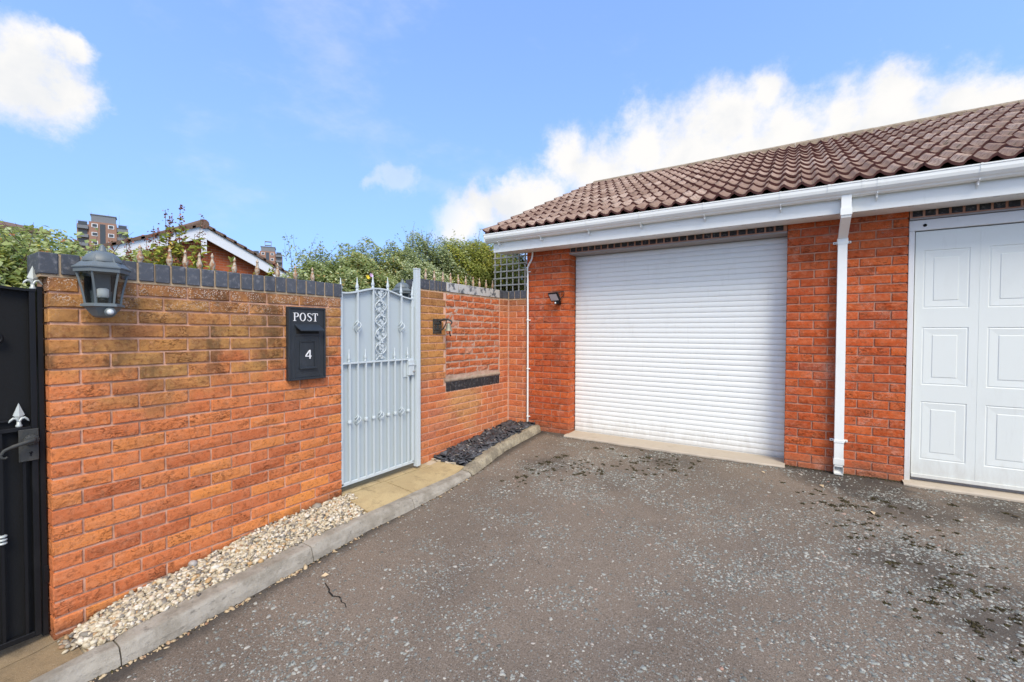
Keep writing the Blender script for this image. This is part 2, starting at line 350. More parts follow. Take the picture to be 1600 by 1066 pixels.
# concrete kerb
t = newmat('kerb_concrete'); P = pos(t)
c = t.mix(t.smooth(t.noise(P, 8, 5, .65), .38, .66), (.37, .34, .285), (.255, .23, .185))
c = t.mix(t.math('MULTIPLY', t.smooth(t.noise(t.vm('MULTIPLY', P, (1, 1, 2)), 22, 6, .7), .54, .72), .7), c, (.13, .12, .10))
c = t.mix(t.math('MULTIPLY', t.smooth(t.noise(P, 190, 3, .7), .60, .75), .45), c, (.55, .52, .47))
h = t.math('ADD', t.noise(P, 130, 5, .7), t.math('MULTIPLY', t.noise(P, 22, 4, .6), 1.6))
M['kerb'] = setp(t, c, .92, spec=.2, normal=bump(t, h, .8, .006))
t = newmat('kerb_rough'); P = pos(t)
c = t.mix(t.smooth(t.noise(P, 10, 6, .7), .36, .64), (.42, .37, .27), (.25, .22, .165))
c = t.mix(t.math('MULTIPLY', t.smooth(t.noise(P, 55, 5, .7), .54, .68), .75), c, (.12, .11, .08))
h = t.math('ADD', t.noise(P, 90, 5, .7), t.math('MULTIPLY', t.noise(P, 22, 4, .6), 1.6))
M['kerb_rough'] = setp(t, c, .95, spec=.1, normal=bump(t, h, 1., .012))
# paving
def paving(name, a, b):
    t = newmat(name); P = pos(t)
    c = t.mix(t.smooth(t.noise(P, 4, 5, .6), .36, .66), a, b)
    c = t.mix(t.math('MULTIPLY', t.smooth(t.noise(P, 11, 5, .7), .52, .70), .55), c, tuple(x*.5 for x in b))
    c = t.mix(t.math('MULTIPLY', t.smooth(t.noise(P, 260, 3, .7), .56, .70), .45), c, (.62, .52, .36))
    c = t.mix(t.math('MULTIPLY', t.smooth(t.noise(P, 230, 3, .7), .46, .34), .5), c, (.14, .10, .06))
    return setp(t, c, .92, spec=.15, normal=bump(t, t.noise(P, 230, 4, .7), .8, .005))
M['paving'] = paving('buff_paving', (.50, .39, .21), (.42, .32, .17))
M['paving_dirty'] = paving('brown_paving', (.30, .22, .125), (.22, .165, .10))
M['fillet'] = mortar_mat('cement_fillet', (.52, .45, .34), (.42, .36, .26), .2)

# asphalt
t = newmat('asphalt'); P = pos(t); x, y, z = t.sep(P)
big = t.noise(P, 1.1, 5, .6)
c = t.mix(t.smooth(big, .34, .66), (.160, .127, .096), (.215, .170, .127))
c = t.mix(t.math('MULTIPLY', t.smooth(t.noise(t.vm('ADD', P, (3, 9, 1)), 2.1, 5, .65), .52, .70), .22), c, (.13, .11, .095))
vo = t.n('TexVoronoi', {'Vector': P, 'Scale': 75., 'Randomness': 1.}, feature='F1')
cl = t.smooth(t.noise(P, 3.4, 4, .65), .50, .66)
chip = t.math('MULTIPLY', t.math('LESS_THAN', vo.outputs['Distance'], .36), t.math('GREATER_THAN', t.sep(vo.outputs['Color'])[0], t.math('SUBTRACT', .96, t.math('MULTIPLY', cl, .45))))
pit_shade = t.math('MULTIPLY', t.smooth(t.noise(P, 75, 3, .6), .58, .66), t.math('MULTIPLY_ADD', cl, .65, .22))  # dark flecks clustered with the chips, painting their shadow outlines into the colour
c = t.mix(pit_shade, c, (.030, .028, .024))
c = t.mix(t.math('MULTIPLY', chip, .65), c, (.28, .30, .28))
vf = t.n('TexVoronoi', {'Vector': P, 'Scale': 210.}, feature='F1')
sp = t.math('MULTIPLY', t.math('LESS_THAN', vf.outputs['Distance'], .30), t.math('GREATER_THAN', t.sep(vf.outputs['Color'])[1], .78))
c = t.mix(t.math('MULTIPLY', sp, .7), c, (.33, .30, .26))
g2 = t.noise(P, 130, 4, .75)
c = t.mix(t.math('MULTIPLY', t.smooth(g2, .47, .36), .80), c, (.055, .048, .040))
c = t.mix(t.math('MULTIPLY', t.smooth(g2, .56, .66), .55), c, (.42, .385, .33))
fn = t.noise(P, 320, 3, .75)
c = t.mix(t.math('MULTIPLY', t.smooth(fn, .46, .30), .75), c, (.030, .026, .024))
c = t.mix(t.math('MULTIPLY', t.smooth(fn, .56, .72), .5), c, (.36, .31, .27))
# damp grime by the drain and along the garage foot, and by the kerb
def blob(cx, cy, r, k):
    d = t.vm('DISTANCE', t.vm('MULTIPLY', P, (1, 1, 0)), (cx, cy, 0))
    d = t.math('ADD', d, t.math('MULTIPLY', t.math('SUBTRACT', t.noise(P, 5, 5, .65), .5), r*1.5))
    return t.math('MULTIPLY', t.smooth(d, r, r*.25), k)
for cx, cy, r, k in ((.5, 4.55, .42, .75), (.15, 4.6, .3, .6), (.75, 4.2, .42, .6), (.62, 3.4, .45, .6), (.95, 2.95, .42, .65), (1.3, 4.4, .35, .6), (1.25, 2.5, .4, .5), (-2.0, 3.8, .35, .45), (-1.0, 4.45, .4, .35), (-1.3, 3.7, .3, .25)):
    c = t.mix(blob(cx, cy, r, k), c, (.040, .038, .034))
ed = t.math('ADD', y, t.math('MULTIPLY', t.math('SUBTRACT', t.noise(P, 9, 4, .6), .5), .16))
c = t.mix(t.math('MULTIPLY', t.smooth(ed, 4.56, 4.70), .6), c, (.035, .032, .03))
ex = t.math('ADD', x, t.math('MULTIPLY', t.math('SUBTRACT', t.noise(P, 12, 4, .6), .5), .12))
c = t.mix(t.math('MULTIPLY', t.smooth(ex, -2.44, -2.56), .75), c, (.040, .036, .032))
h = t.math('ADD', t.math('MULTIPLY', fn, .5), t.math('MULTIPLY', t.noise(P, 90, 4, .6), 1.))
h = t.math('ADD', h, t.math('MULTIPLY', chip, .5))
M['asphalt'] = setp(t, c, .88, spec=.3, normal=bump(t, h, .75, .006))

def attr_ramp(name, stops, rough=.8, spec=.3, nz=0, bmp=.3, nscale=120):
    t = newmat(name); a = t.n('Attribute', attribute_name='tone').outputs['Fac']
    c = t.ramp(a, stops); P = pos(t)
    if nz: c = t.mix(t.math('MULTIPLY', t.smooth(t.noise(P, nscale, 3, .6), .45, .7), nz), c, (.12, .10, .08))
    return setp(t, c, rough, spec=spec, normal=bump(t, t.noise(P, nscale*2, 3, .6), bmp, .003))
M['chips'] = attr_ramp('stone_chips', [(0, (.075, .08, .072)), (.35, (.16, .17, .152)), (.7, (.30, .315, .285)), (.94, (.44, .42, .36)), (1, (.38, .22, .16))], .7, .35, .3)
M['pebble'] = attr_ramp('pebbles', [(0, (.12, .11, .10)), (.12, (.26, .235, .19)), (.35, (.44, .37, .25)), (.6, (.55, .48, .34)), (.82, (.66, .62, .53)), (.93, (.50, .33, .15)), (1, (.24, .14, .09))], .62, .4, .25)
M['slate'] = attr_ramp('slate_chips', [(0, (.022, .024, .030)), (.45, (.055, .060, .072)), (.8, (.12, .13, .145)), (.94, (.20, .21, .22)), (1, (.36, .34, .31))], .55, .5, .2)
M['moss'] = attr_ramp('moss', [(0, (.030, .026, .016)), (.6, (.060, .050, .026)), (1, (.11, .10, .03))], .95, .1)
M['litter'] = attr_ramp('leaf_litter', [(0, (.40, .30, .18)), (.6, (.55, .43, .27)), (1, (.30, .16, .09))], .8, .2)
t = newmat('crack'); M['crack'] = setp(t, (.010, .009, .008), 1.)
t = newmat('soil'); P = pos(t)
M['soil'] = setp(t, t.mix(t.noise(P, 14, 5, .6), (.05, .038, .026), (.09, .07, .05)), .95, normal=bump(t, t.noise(P, 60, 4, .6), .8, .01))
t = newmat('grass_ground'); P = pos(t)
c = t.mix(t.smooth(t.noise(P, .6, 5, .6), .35, .65), (.045, .075, .020), (.08, .095, .03))
M['terrain'] = setp(t, c, .95, normal=bump(t, t.noise(P, 30, 5, .7), .8, .03))

def leaf_mat(name, stops, trans=.42, rough=.6):
    t = newmat(name); a = t.n('Attribute', attribute_name='tone').outputs['Fac']
    c = t.ramp(a, stops)
    setp(t, c, rough, spec=.25)
    tr = t.n('BsdfTranslucent', {'Color': t.mix(.5, c, (.62, .66, .14))})
    ms = t.n('MixShader', {0: trans, 1: t.p.outputs[0], 2: tr.outputs[0]})
    t.L(ms.outputs[0], t.out.inputs[0]); return t.m
M['leaf_bramble'] = leaf_mat('leaf_bramble', [(0, (.08, .12, .035)), (.3, (.20, .27, .09)), (.6, (.42, .49, .20)), (.86, (.62, .66, .40)), (.96, (.60, .52, .08)), (1, (.36, .15, .08))])
M['leaf_hedge'] = leaf_mat('leaf_hedge', [(0, (.07, .11, .035)), (.35, (.19, .25, .09)), (.65, (.40, .48, .22)), (.88, (.62, .67, .42)), (1, (.42, .30, .12))])
M['leaf_grey'] = leaf_mat('leaf_grey', [(0, (.08, .12, .07)), (.4, (.20, .27, .16)), (.75, (.48, .54, .28)), (1, (.64, .68, .46))])
M['leaf_yellow'] = leaf_mat('leaf_yellow', [(0, (.09, .12, .025)), (.3, (.24, .28, .06)), (.6, (.40, .44, .11)), (.84, (.52, .54, .18)), (.92, (.34, .22, .14)), (1, (.62, .54, .07))])
M['leaf_dark'] = leaf_mat('leaf_dark', [(0, (.06, .10, .045)), (.6, (.14, .20, .09)), (1, (.28, .34, .17))])
M['leaf_seed'] = leaf_mat('leaf_seed', [(0, (0.121, 0.020, 0.020)), (.7, (0.257, 0.068, 0.047)), (1, (0.405, 0.176, 0.095))], .1)
M['leaf_spear'] = leaf_mat('leaf_spear', [(0, (.22, .28, .05)), (.5, (.44, .48, .08)), (.85, (.60, .58, .14)), (1, (.62, .28, .08))])
t = newmat('stem'); M['stem'] = setp(t, (.10, .07, .045), .8)
t = newmat('stem_green'); M['stem_green'] = setp(t, (.10, .10, .04), .8)
t = newmat('petal_yellow'); M['petal_y'] = setp(t, (.80, .60, .03), .5)
t = newmat('petal_pink'); M['petal_p'] = setp(t, (.62, .38, .60), .5)

# roof tile
t = newmat('roof_tile'); P = pos(t); rnd = t.n('ObjectInfo').outputs['Random']
c = t.ramp(rnd, [(0, (.24, .160, .122)), (.5, (.345, .245, .192)), (1, (.46, .355, .29))])
c = t.mix(t.smooth(t.noise(P, 26, 6, .7), .44, .66), c, (.22, .135, .105))
c = t.mix(t.math('MULTIPLY', t.smooth(t.noise(P, 120, 3, .7), .60, .72), .5), c, (.46, .42, .38))
c = t.mix(t.math('MULTIPLY', t.smooth(t.noise(P, 11, 6, .75), .55, .66), .75), c, (.070, .062, .032))
M['tile'] = setp(t, c, .85, spec=.25, normal=bump(t, t.noise(P, 220, 4, .7), .6, .004))
t = newmat('roof_tile_edge'); P = pos(t)
M['tile_edge'] = setp(t, t.mix(t.noise(P, 30, 4, .6), (.085, .030, .026), (.14, .055, .045)), .9)
t = newmat('ridge_mortar'); P = pos(t)
c = t.mix(t.smooth(t.noise(P, 12, 6, .7), .4, .62), (.36, .29, .21), (.24, .185, .13))
c = t.mix(t.math('MULTIPLY', t.smooth(t.noise(P, 20, 5, .7), .56, .66), .7), c, (.09, .085, .04))
M['ridge'] = setp(t, c, .92, normal=bump(t, t.noise(P, 90, 4, .7), .8, .008))
t = newmat('far_roof'); P = pos(t)
M['far_roof'] = setp(t, t.mix(t.noise(P, 20, 4, .6), (.13, .08, .055), (.21, .13, .09)), .9, normal=bump(t, t.noise(P, 40, 4, .6), .8, .02))
t = newmat('tower_glass'); M['tglass'] = setp(t, (.05, .06, .07), .15)
t = newmat('tower_slab'); P = pos(t); M['tslab'] = setp(t, t.mix(t.noise(P, .4, 4, .6), (.20, .21, .22), (.15, .155, .165)), .8)
t = newmat('tower_brick'); P = pos(t); M['tbrick'] = setp(t, t.mix(t.noise(P, .5, 4, .6), (.34, .19, .13), (.26, .15, .11)), .9)

# ------------------------------------------------------------------ ground profile
def asph(y): return -.02+.085*min(y, 4.80) if y > -9 else -.02-.085*9
def kh(y):     # kerb height above asphalt
    return float(np.interp(y, [-2, .6, 1.2, 1.7, 2.5, 3.2, 3.26, 3.6, 4.75], [.085, .085, .10, .10, .082, .040, .05, .080, .090]))
def kfx(y): return float(np.interp(y, [-4, .6, .78, 1.0, 1.7, 2.1, 2.53, 2.9, 3.3, 3.96, 4.75], [-2.70, -2.635, -2.595, -2.58, -2.56, -2.565, -2.505, -2.485, -2.498, -2.588, -2.562]))
def kbx(y): return float(np.interp(y, [-4, .6, .75, 1.1, 1.7, 2.0, 2.4, 3.1, 3.6, 4.0, 4.7], [-2.76, -2.735, -2.735, -2.73, -2.70, -2.675, -2.635, -2.615, -2.675, -2.69, -2.67]))
def pathz(y, x=-2.98):
    a = float(np.interp(y, [-3, .6, .74, .87, 1.22, 1.54, 1.76, 2.2, 3.2, 3.6, 4.7], [-.20, .104, .158, .195, .232, .288, .302, .312, .302, .335, .437]))
    b = asph(y)+kh(y)-.004
    k = min(1., max(0., (x+2.98)/(kbx(y)+2.98)))
    return a*(1-k)+b*k

# ================================================================== STRUCTURE
# terrain sheet out to the horizon, following the falls of the yard
ys = [-900, -9, -4, -1, 1, 3, 4.8, 60, 1500]; xs = [-1500, -60, -12, -3.05, -2.6, 1, 6, 60, 1500]
V = [(x, y, asph(y)-.10) for y in ys for x in xs]
nx = len(xs); F = [(j*nx+i, j*nx+i+1, (j+1)*nx+i+1, (j+1)*nx+i) for j in range(len(ys)-1) for i in range(nx-1)]
tag(link('terrain', fast('terrain', V, F), M['terrain']), kind='structure')

def vnoise(x, y, s=1., seed=0):
    r = np.random.default_rng(seed); out = 0; amp = 1; tot = 0
    for o in range(4):
        for k in range(3):
            a = r.uniform(0, 2*PI); ph = r.uniform(0, 6.28); f = s*(2**o)*r.uniform(.8, 1.3)
            out = out+amp*np.sin((x*math.cos(a)+y*math.sin(a))*f+ph+1.3*np.sin((x*math.sin(a)-y*math.cos(a))*f*.7+ph*2)); tot += amp
        amp *= .6
    return out/tot*1.7

# asphalt yard
gx = np.concatenate([np.linspace(-2.78, 2.2, 170), np.linspace(2.3, 9, 20)]); gy = np.concatenate([np.linspace(-9, .0, 24), np.linspace(.04, 4.80, 160)])
X, Y = np.meshgrid(gx, gy)
Zg = -.02+.085*Y + .006*vnoise(X, Y, 2.2, 3) + .0022*vnoise(X, Y, 14, 4)
F = np.array([(j*len(gx)+i, j*len(gx)+i+1, (j+1)*len(gx)+i+1, (j+1)*len(gx)+i) for j in range(len(gy)-1) for i in range(len(gx)-1)])
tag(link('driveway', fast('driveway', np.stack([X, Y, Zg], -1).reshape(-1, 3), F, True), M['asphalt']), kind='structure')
def gz(x, y): return -.02+.085*y + .006*vnoise(x, y, 2.2, 3) + .0022*vnoise(x, y, 14, 4)

# ---------------- kerb
kerb = tag(empty('kerb', (-2.65, 0, 0)), kind='structure')
def kerb_stone(y0, y1, rough=False):
    n = max(3, int((y1-y0)/.06)); rows = []
    for i in range(n+1):
        y = y0+.003+(y1-y0-.006)*i/n; zt = asph(y)+kh(y); xf, xb = kfx(y), kbx(y); h = kh(y)
        j = (lambda a: random.uniform(-a, a)) if rough else (lambda a: random.uniform(-a, a)*.25)
        endr = .006 if i in (0, n) else 0
        rows.append([(xb, y, asph(y)-.12), (xb, y, zt-.012-endr), (xb+.012, y, zt-endr), (xf-.046-j(.006), y, zt-endr+j(.004)), (xf-.034, y, zt-.003-endr+j(.005)),
                     (xf-.026-j(.004), y, zt-.013+j(.004)), (xf-.008+j(.005), y, zt-h*.6), (xf+j(.003), y, asph(y)-.01), (xf, y, asph(y)-.12)])
    m = len(rows[0]); V = [p for r in rows for p in r]
    F = [(i*m+k, (i+1)*m+k, (i+1)*m+k+1, i*m+k+1) for i in range(n) for k in range(m-1)]
    mb = MB(); mb.add(V, F, rough); mb.add(V[:m], [list(range(m))]); mb.add(V[-m:], [list(range(m))[::-1]])
    o = mb.build('kerb_stone', M['kerb_rough'] if rough else M['kerb'], None); o.parent = kerb; o.matrix_parent_inverse = Matrix.Translation((2.65, 0, 0)); return o
for a, b in ((-2.0, -1.1), (-1.1, -.17), (-.17, .735), (.735, 1.68), (1.68, 2.52), (2.52, 3.24)): kerb_stone(a, b)
o = kerb_stone(3.245, 4.715, True); o['label'] = 'rough stained concrete kerb block beside the slate bed'

# ---------------- path slabs
path = tag(empty('path', (-2.9, 2.7, .3)), kind='structure')
def slab(y0, y1, x0, x1, mat):
    g = .004; nxs, nys = 5, 8; V = []; back = x1 is None
    for j in range(nys+1):
        y = y0+g+(y1-y0-2*g)*j/nys; xe = (kbx(y)+.001) if back else x1-g
        for i in range(nxs+1):
            x = x0+g+(xe-x0-g)*i/nxs; e = .003 if (i in (0, nxs) or j in (0, nys)) else 0
            V.append((x, y, pathz(y, x)-e+random.uniform(-.0006, .0006)))
    F = [(j*(nxs+1)+i, j*(nxs+1)+i+1, (j+1)*(nxs+1)+i+1, (j+1)*(nxs+1)+i) for j in range(nys) for i in range(nxs)]
    per = [i for i in range(nxs+1)]+[j*(nxs+1)+nxs for j in range(1, nys+1)]+[nys*(nxs+1)+i for i in range(nxs-1, -1, -1)]+[j*(nxs+1) for j in range(nys-1, 0, -1)]
    b = len(V); V += [(V[p][0], V[p][1], V[p][2]-.04) for p in per]; n = len(per)
    F += [(per[k], b+k, b+(k+1) % n, per[(k+1) % n]) for k in range(n)]
    me = MB().add(V, F).mesh('paving_slab'); o = link('paving_slab', me, mat); o.parent = path; o.matrix_parent_inverse = Matrix.Translation((2.9, -2.7, -.3)); return o
slab(2.19, 2.62, -2.965, None, M['paving']); slab(2.62, 3.31, -2.965, None, M['paving'])
slab(2.19, 2.58, -3.06, -2.966, M['paving']); slab(2.58, 3.18, -3.06, -2.966, M['paving']); slab(2.19, 3.18, -3.9, -3.062, M['paving'])
for y0, y1 in ((-.95, -.25), (-.25, .64)):
    slab(y0, y1, -2.965, None, M['paving_dirty']); slab(y0, y1, -3.16, -2.966, M['paving_dirty']); 
slab(-.95, .58, -4.1, -3.165, M['paving_dirty'])
# bedding under the slabs, gravel and slate
def bed(name, y0, y1, x0, dz, mat, kind='structure'):
    V = []; n = 20
    for j in range(n+1):
        y = y0+(y1-y0)*j/n
        for x in (x0, kbx(y)-.0005): V.append((x, y, pathz(y, x)+dz))
    return tag(link(name, fast(name, V, [(2*j, 2*j+1, 2*j+3, 2*j+2) for j in range(n)]), mat), kind=kind)
bed('gravel_bed', .55, 2.20, -2.98, -.030, M['soil']); bed('slate_bed', 3.30, 4.75, -3.072, -.030, M['soil'])
bed('path_bedding', -1.0, .66, -4.2, -.02, M['fillet']); bed('path_bedding', 2.18, 3.33, -4.0, -.012, M['fillet'])
mb = MB()
pts = [(-3.06+.3*k/9., 3.315+.012*math.sin(k*1.7)-.0*k, 0) for k in range(10)]
mb.tube([(p[0], p[1], pathz(p[1], p[0])-.001) for p in pts], [.010+.004*math.sin(k*2.3) for k in range(10)], 6)
o = mb.build('mortar_fillet', M['fillet']); o.parent = path; o.matrix_parent_inverse = Matrix.Translation((2.9, -2.7, -.3))

# ---------------- bricks
_bc = {}
def brick_mesh(L, D, Hh, seed, rough=.0016, mats=None, key=''):
    k = (round(L, 3), round(D, 3), round(Hh, 3), seed, key)
    if k in _bc: return _bc[k]
    r = random.Random(hash(k) & 0xffff if False else int(L*1000)*7+int(D*1000)*13+int(Hh*1000)*17+seed*101)
    nx, nz = 3, 2; V = []; idx = {}
    for j in range(nz+1):
        for i in range(nx+1):
            x = -L/2+L*i/nx; z = -Hh/2+Hh*j/nz
            ex = .0035 if i in (0, nx) else 0; ez = .0035 if j in (0, nz) else 0
            x += ex*(1 if i == 0 else -1); z += ez*(1 if j == 0 else -1)
            idx[(i, j)] = len(V)
            V.append((x+(r.uniform(-1, 1)*rough*.6 if ex or ez else 0), r.uniform(-1, 1)*rough-(rough if not (ex or ez) else 0), z+r.uniform(-1, 1)*rough*(.9 if ez else .3)))
    per = [(i, 0) for i in range(nx+1)]+[(nx, j) for j in range(1, nz+1)]+[(i, nz) for i in range(nx-1, -1, -1)]+[(0, j) for j in range(nz-1, 0, -1)]
    n = len(per); b = len(V)
    for (i, j) in per:
        V.append((-L/2+L*i/nx+(r.uniform(-1, 1)*rough*.5 if i in (0, nx) else 0), .0045+r.uniform(0, 1)*rough, -Hh/2+Hh*j/nz+r.uniform(-1, 1)*rough*.8*(1 if j in (0, nz) else 0)))
    b2 = len(V)
    for k2, (i, j) in enumerate(per): V.append((V[b+k2][0], D, V[b+k2][2]))
    F = [(idx[(i, j)], idx[(i+1, j)], idx[(i+1, j+1)], idx[(i, j+1)]) for j in range(nz) for i in range(nx)]
    F += [(b+q, b+(q+1) % n, idx[per[(q+1) % n]], idx[per[q]]) for q in range(n)]
    F += [(b2+q, b2+(q+1) % n, b+(q+1) % n, b+q) for q in range(n)]
    me = bpy.data.meshes.new('brick'); me.from_pydata(V, [], F); me.update()
    for m_ in (mats or []): me.materials.append(m_)
    _bc[k] = me; return me
def put_brick(name, parent, me, loc, rz, tilt=.002):
    o = bpy.data.objects.new(name, me); col.objects.link(o); o.parent = parent
    o.location = loc; o.rotation_euler = (random.uniform(-.006, .006), random.uniform(-tilt, tilt), rz); return o
TOP0 = 1.859; C = .075; BH = .064

# ---- left wall (faces +X, x = -2.977) from y .59 to 2.20
LW0, LW1, LX = .590, 2.198, -2.977
lw = tag(empty('brick_wall', (0, 0, 0)), 'short weathered orange brick wall with blue coping, carrying the lantern and post box', 'wall')
pitchL = (LW1-LW0+.010)/7
for row in range(25):
    zc = TOP0-C*row-C/2
    full = row % 2 == 1
    spans = []
    if full: spans = [(LW0+pitchL*k, LW0+pitchL*k+pitchL-.010) for k in range(7)]
    else: spans = [(LW0, LW0+pitchL/2-.010)]+[(LW0+pitchL*(k+.5), LW0+pitchL*(k+1.5)-.010) for k in range(6)]+[(LW0+pitchL*6.5, LW1)]
    for a, b in spans:
        if zc+C/2 < pathz((a+b)/2)-.03: continue
        me = brick_mesh(b-a, .1025, BH, random.randrange(5), .0018, [M['brick_left']], 'L')
        put_brick('brick', lw, me, (LX+random.uniform(-.0015, .0015), (a+b)/2, zc+random.uniform(-.0012, .0012)), PI/2)
mb = MB(); mb.box(-3.0, LX-.0085, LW0+.007, LW1-.004, -.05, TOP0-.001)
mb.box(-3.19, -3.085, LW0+.004, LW1-.002, -.05, TOP0-.003)
mb.build('mortar', M['mortar_left'], lw)
MB().box(-3.082, -3.0, LW0+.008, LW1-.006, -.05, TOP0-.002).build('wall_core', M['mortar_left'], lw)
# coping of blue bricks laid on edge
cp0, cp1 = .560, 2.201; ncp = 22; pc = (cp1-cp0+.009)/ncp
for k in range(ncp):
    y = cp0+pc*k
    wd = pc-.0095
    o = link('coping_brick', bpy.data.meshes.get('coping_m%d' % (k % 4)) or (lambda q: (setattr(q, 'name', 'coping_m%d' % (k % 4)), q)[1])(MB().box(-.1075, .1075, -wd/2, wd/2, -.05, .05, .003).mesh('c')), M['blue'], lw,
             (-3.0775+random.uniform(-.002, .002), y+wd/2, TOP0+.010+.05+random.uniform(-.0015, .0015)), (0, 0, random.uniform(-.008, .008)))
MB().box(-3.178, -2.979, cp0+.006, cp1-.006, TOP0-.004, TOP0+.106).build('coping_mortar', M['mortar_coping'], lw)

# ---- garden wall: return facing +X (x=-3.072) y 3.18..4.752 and short return facing -Y up to the garage
RX, R0, R1 = -3.072, 3.178, 4.752
rw = tag(empty('brick_wall', (0, 0, 0)), 'red garden wall with rough infill panel between the silver gate and the garage', 'wall')
TOPR = 2.009
pr = .225
IN0, IN1, INZ = 3.552, 4.553, 1.107
for row in range(25):
    zc = TOPR-C*row-C/2; zt, zb = zc+C/2, zc-C/2
    st = R0 if row % 2 else R0-pr/2
    y = st; infill = zc > INZ
    while y < R1-.01:
        a, b = max(y, R0), min(y+pr-.010, R1-.010); y += pr
        if b-a < .03: continue
        if zt < pathz((a+b)/2)-.03: continue
        segs = [(a, b)]
        if infill or (.95 < zc < INZ):
            segs = []
            if a < IN0-.012: segs.append((a, min(b, IN0-.012)))
            if b > IN1+.010: segs.append((max(a, IN1+.010), b))
        for (a, b) in segs:
            if b-a < .025: continue
            me = brick_mesh(round(b-a, 2), .1025, BH, random.randrange(5), .0014, [M['brick_red']], 'R')
            put_brick('brick', rw, me, (RX+random.uniform(-.001, .001), (a+b)/2, zc), PI/2)
nrow = 12; ph = (TOPR-.006-INZ-.02)/nrow
for row in range(nrow):        # rough infill brickwork, heavy joints
    zc = INZ+.024+ph*(row+.5); y = IN0+.004-(0 if row % 2 else .085)
    while y < IN1-.01:
        l = random.choice((.165, .20, .215, .11)); a, b = max(y, IN0+.004), min(y+l, IN1-.006); y += l+.012
        if b-a < .04: continue
        me = brick_mesh(round(b-a, 2), .09, round(ph-.017, 3), random.randrange(5), .0034, [M['brick_infill']], 'I')
        o = put_brick('brick', rw, me, (RX-.004+random.uniform(-.004, .003), (a+b)/2, zc+random.uniform(-.003, .003)), PI/2, .03)
MB().box(RX-.17, RX-.0075, R0+.007, IN0-.006, .1, TOPR).build('mortar', M['mortar_red'], rw); MB().box(RX-.17, RX-.0058, IN0-.006, R1+.1, .1, .965).build('mortar', M['mortar_red'], rw)
MB().box(RX-.17, RX-.006, IN1+.004, R1+.1, .965, TOPR).build('mortar', M['mortar_red'], rw)
mb = MB()
V = []; ny, nzz = 60, 56
for j in range(nzz+1):
    for i in range(ny+1):
        yy = IN0-.007+(IN1-IN0+.012)*i/ny; zz = .964+(TOPR-.964)*j/nzz
        V.append((RX-.0085+random.uniform(-.004, .003), yy, zz))
mb.add(V, [(j*(ny+1)+i, j*(ny+1)+i+1, (j+1)*(ny+1)+i+1, (j+1)*(ny+1)+i) for j in range(nzz) for i in range(ny)], True)
o = mb.build('infill_mortar', M['mortar_infill'], rw)
# dark brick-on-edge band with render above
nb = 15; bw = (IN1-IN0)/nb
bme = MB().box(-bw/2+.005, bw/2-.005, 0, .08, -.049, .049, .002).mesh('band_brick')
bme.materials.append(M['blue_dark'])
for k in range(nb): put_brick('band_brick', rw, bme, (RX+.001, IN0+bw*(k+.5), 1.014), PI/2)
mb = MB(); V = []
for i in range(31):
    y = IN0-.03+(IN1-IN0+.04)*i/30; top = 1.107-.012*abs(math.sin(i*.9))+random.uniform(-.004, .004)
    V += [(RX-.005, y, 1.066), (RX+.003+random.uniform(-.002, .002), y, 1.068), (RX+.001, y, top-.008), (RX-.012, y, top+.006)]
mb.add(V, [(4*i+k, 4*i+4+k, 4*i+5+k, 4*i+1+k) for i in range(30) for k in range(3)], True)
mb.build('render_ledge', M['render'], rw)
# short return facing -Y
for row in range(23):
    zc = TOPR-C*row-C/2
    spans = [(-3.060, -2.860), (-2.848, -2.806)] if row % 2 else [(-3.060, -2.955), (-2.943, -2.806)]
    for a, b in spans:
        if zc+C/2 < .42: continue
        me = brick_mesh(b-a, .10, BH, random.randrange(5), .0014, [M['brick_red']], 'R')
        put_brick('brick', rw, me, ((a+b)/2, 4.752, zc), 0)
MB().box(-3.075, -2.803, 4.760, 4.90, .1, TOPR).build('mortar_return', M['mortar_red'], rw)
# end of the wall seen over the gate
for row in range(24):
    zc = TOPR-C*row-C/2
    if zc < .33: continue
    for a, b in ([(-3.285, -3.082)] if row % 2 else [(-3.285, -3.190), (-3.178, -3.082)]):
        me = brick_mesh(b-a, .05, BH, random.randrange(5), .0014, [M['brick_red']], 'R')
        put_brick('brick', rw, me, ((a+b)/2, R0, zc), 0)
MB().box(-3.284, RX-.172, R0+.006, R1+.1, .1, TOPR-.001).build('wall_core', M['mortar_red'], rw)
cz = TOPR+.012+.049
def coping(y0, y1, mat, rwx0=-3.285, rwx1=-3.072):
    MB().box(rwx0, rwx1, y0+.0045, y1-.0045, cz-.049, cz+.049, .003).build('coping_brick', mat, rw)
for a, b in ((3.176, 3.302), (3.302, 3.380), (3.380, 3.428), (3.428, 3.478), (3.478, 3.555)): coping(a, b, M['blue'])
for k in range(5): coping(3.555+.2*k, 3.755+.2*k, M['blue_wash'], -3.20, -3.070)
coping(4.557, 4.64, M['blue'], -3.285, -3.071); coping(4.64, 4.90, M['blue'], -3.285, -3.078)
for k in range(3):
    a = -3.068+.087*k; MB().box(a+.004, a+.083, 4.750, 4.95, cz-.049, cz+.049, .003).build('coping_brick', M['blue'], rw)
mb = MB(); mb.box(-3.280, -3.080, 3.182, 4.895, TOPR-.003, cz+.043); mb.box(-3.076, -2.808, 4.756, 4.94, TOPR-.004, cz+.042); mb.build('coping_mortar', M['mortar_coping'], rw)

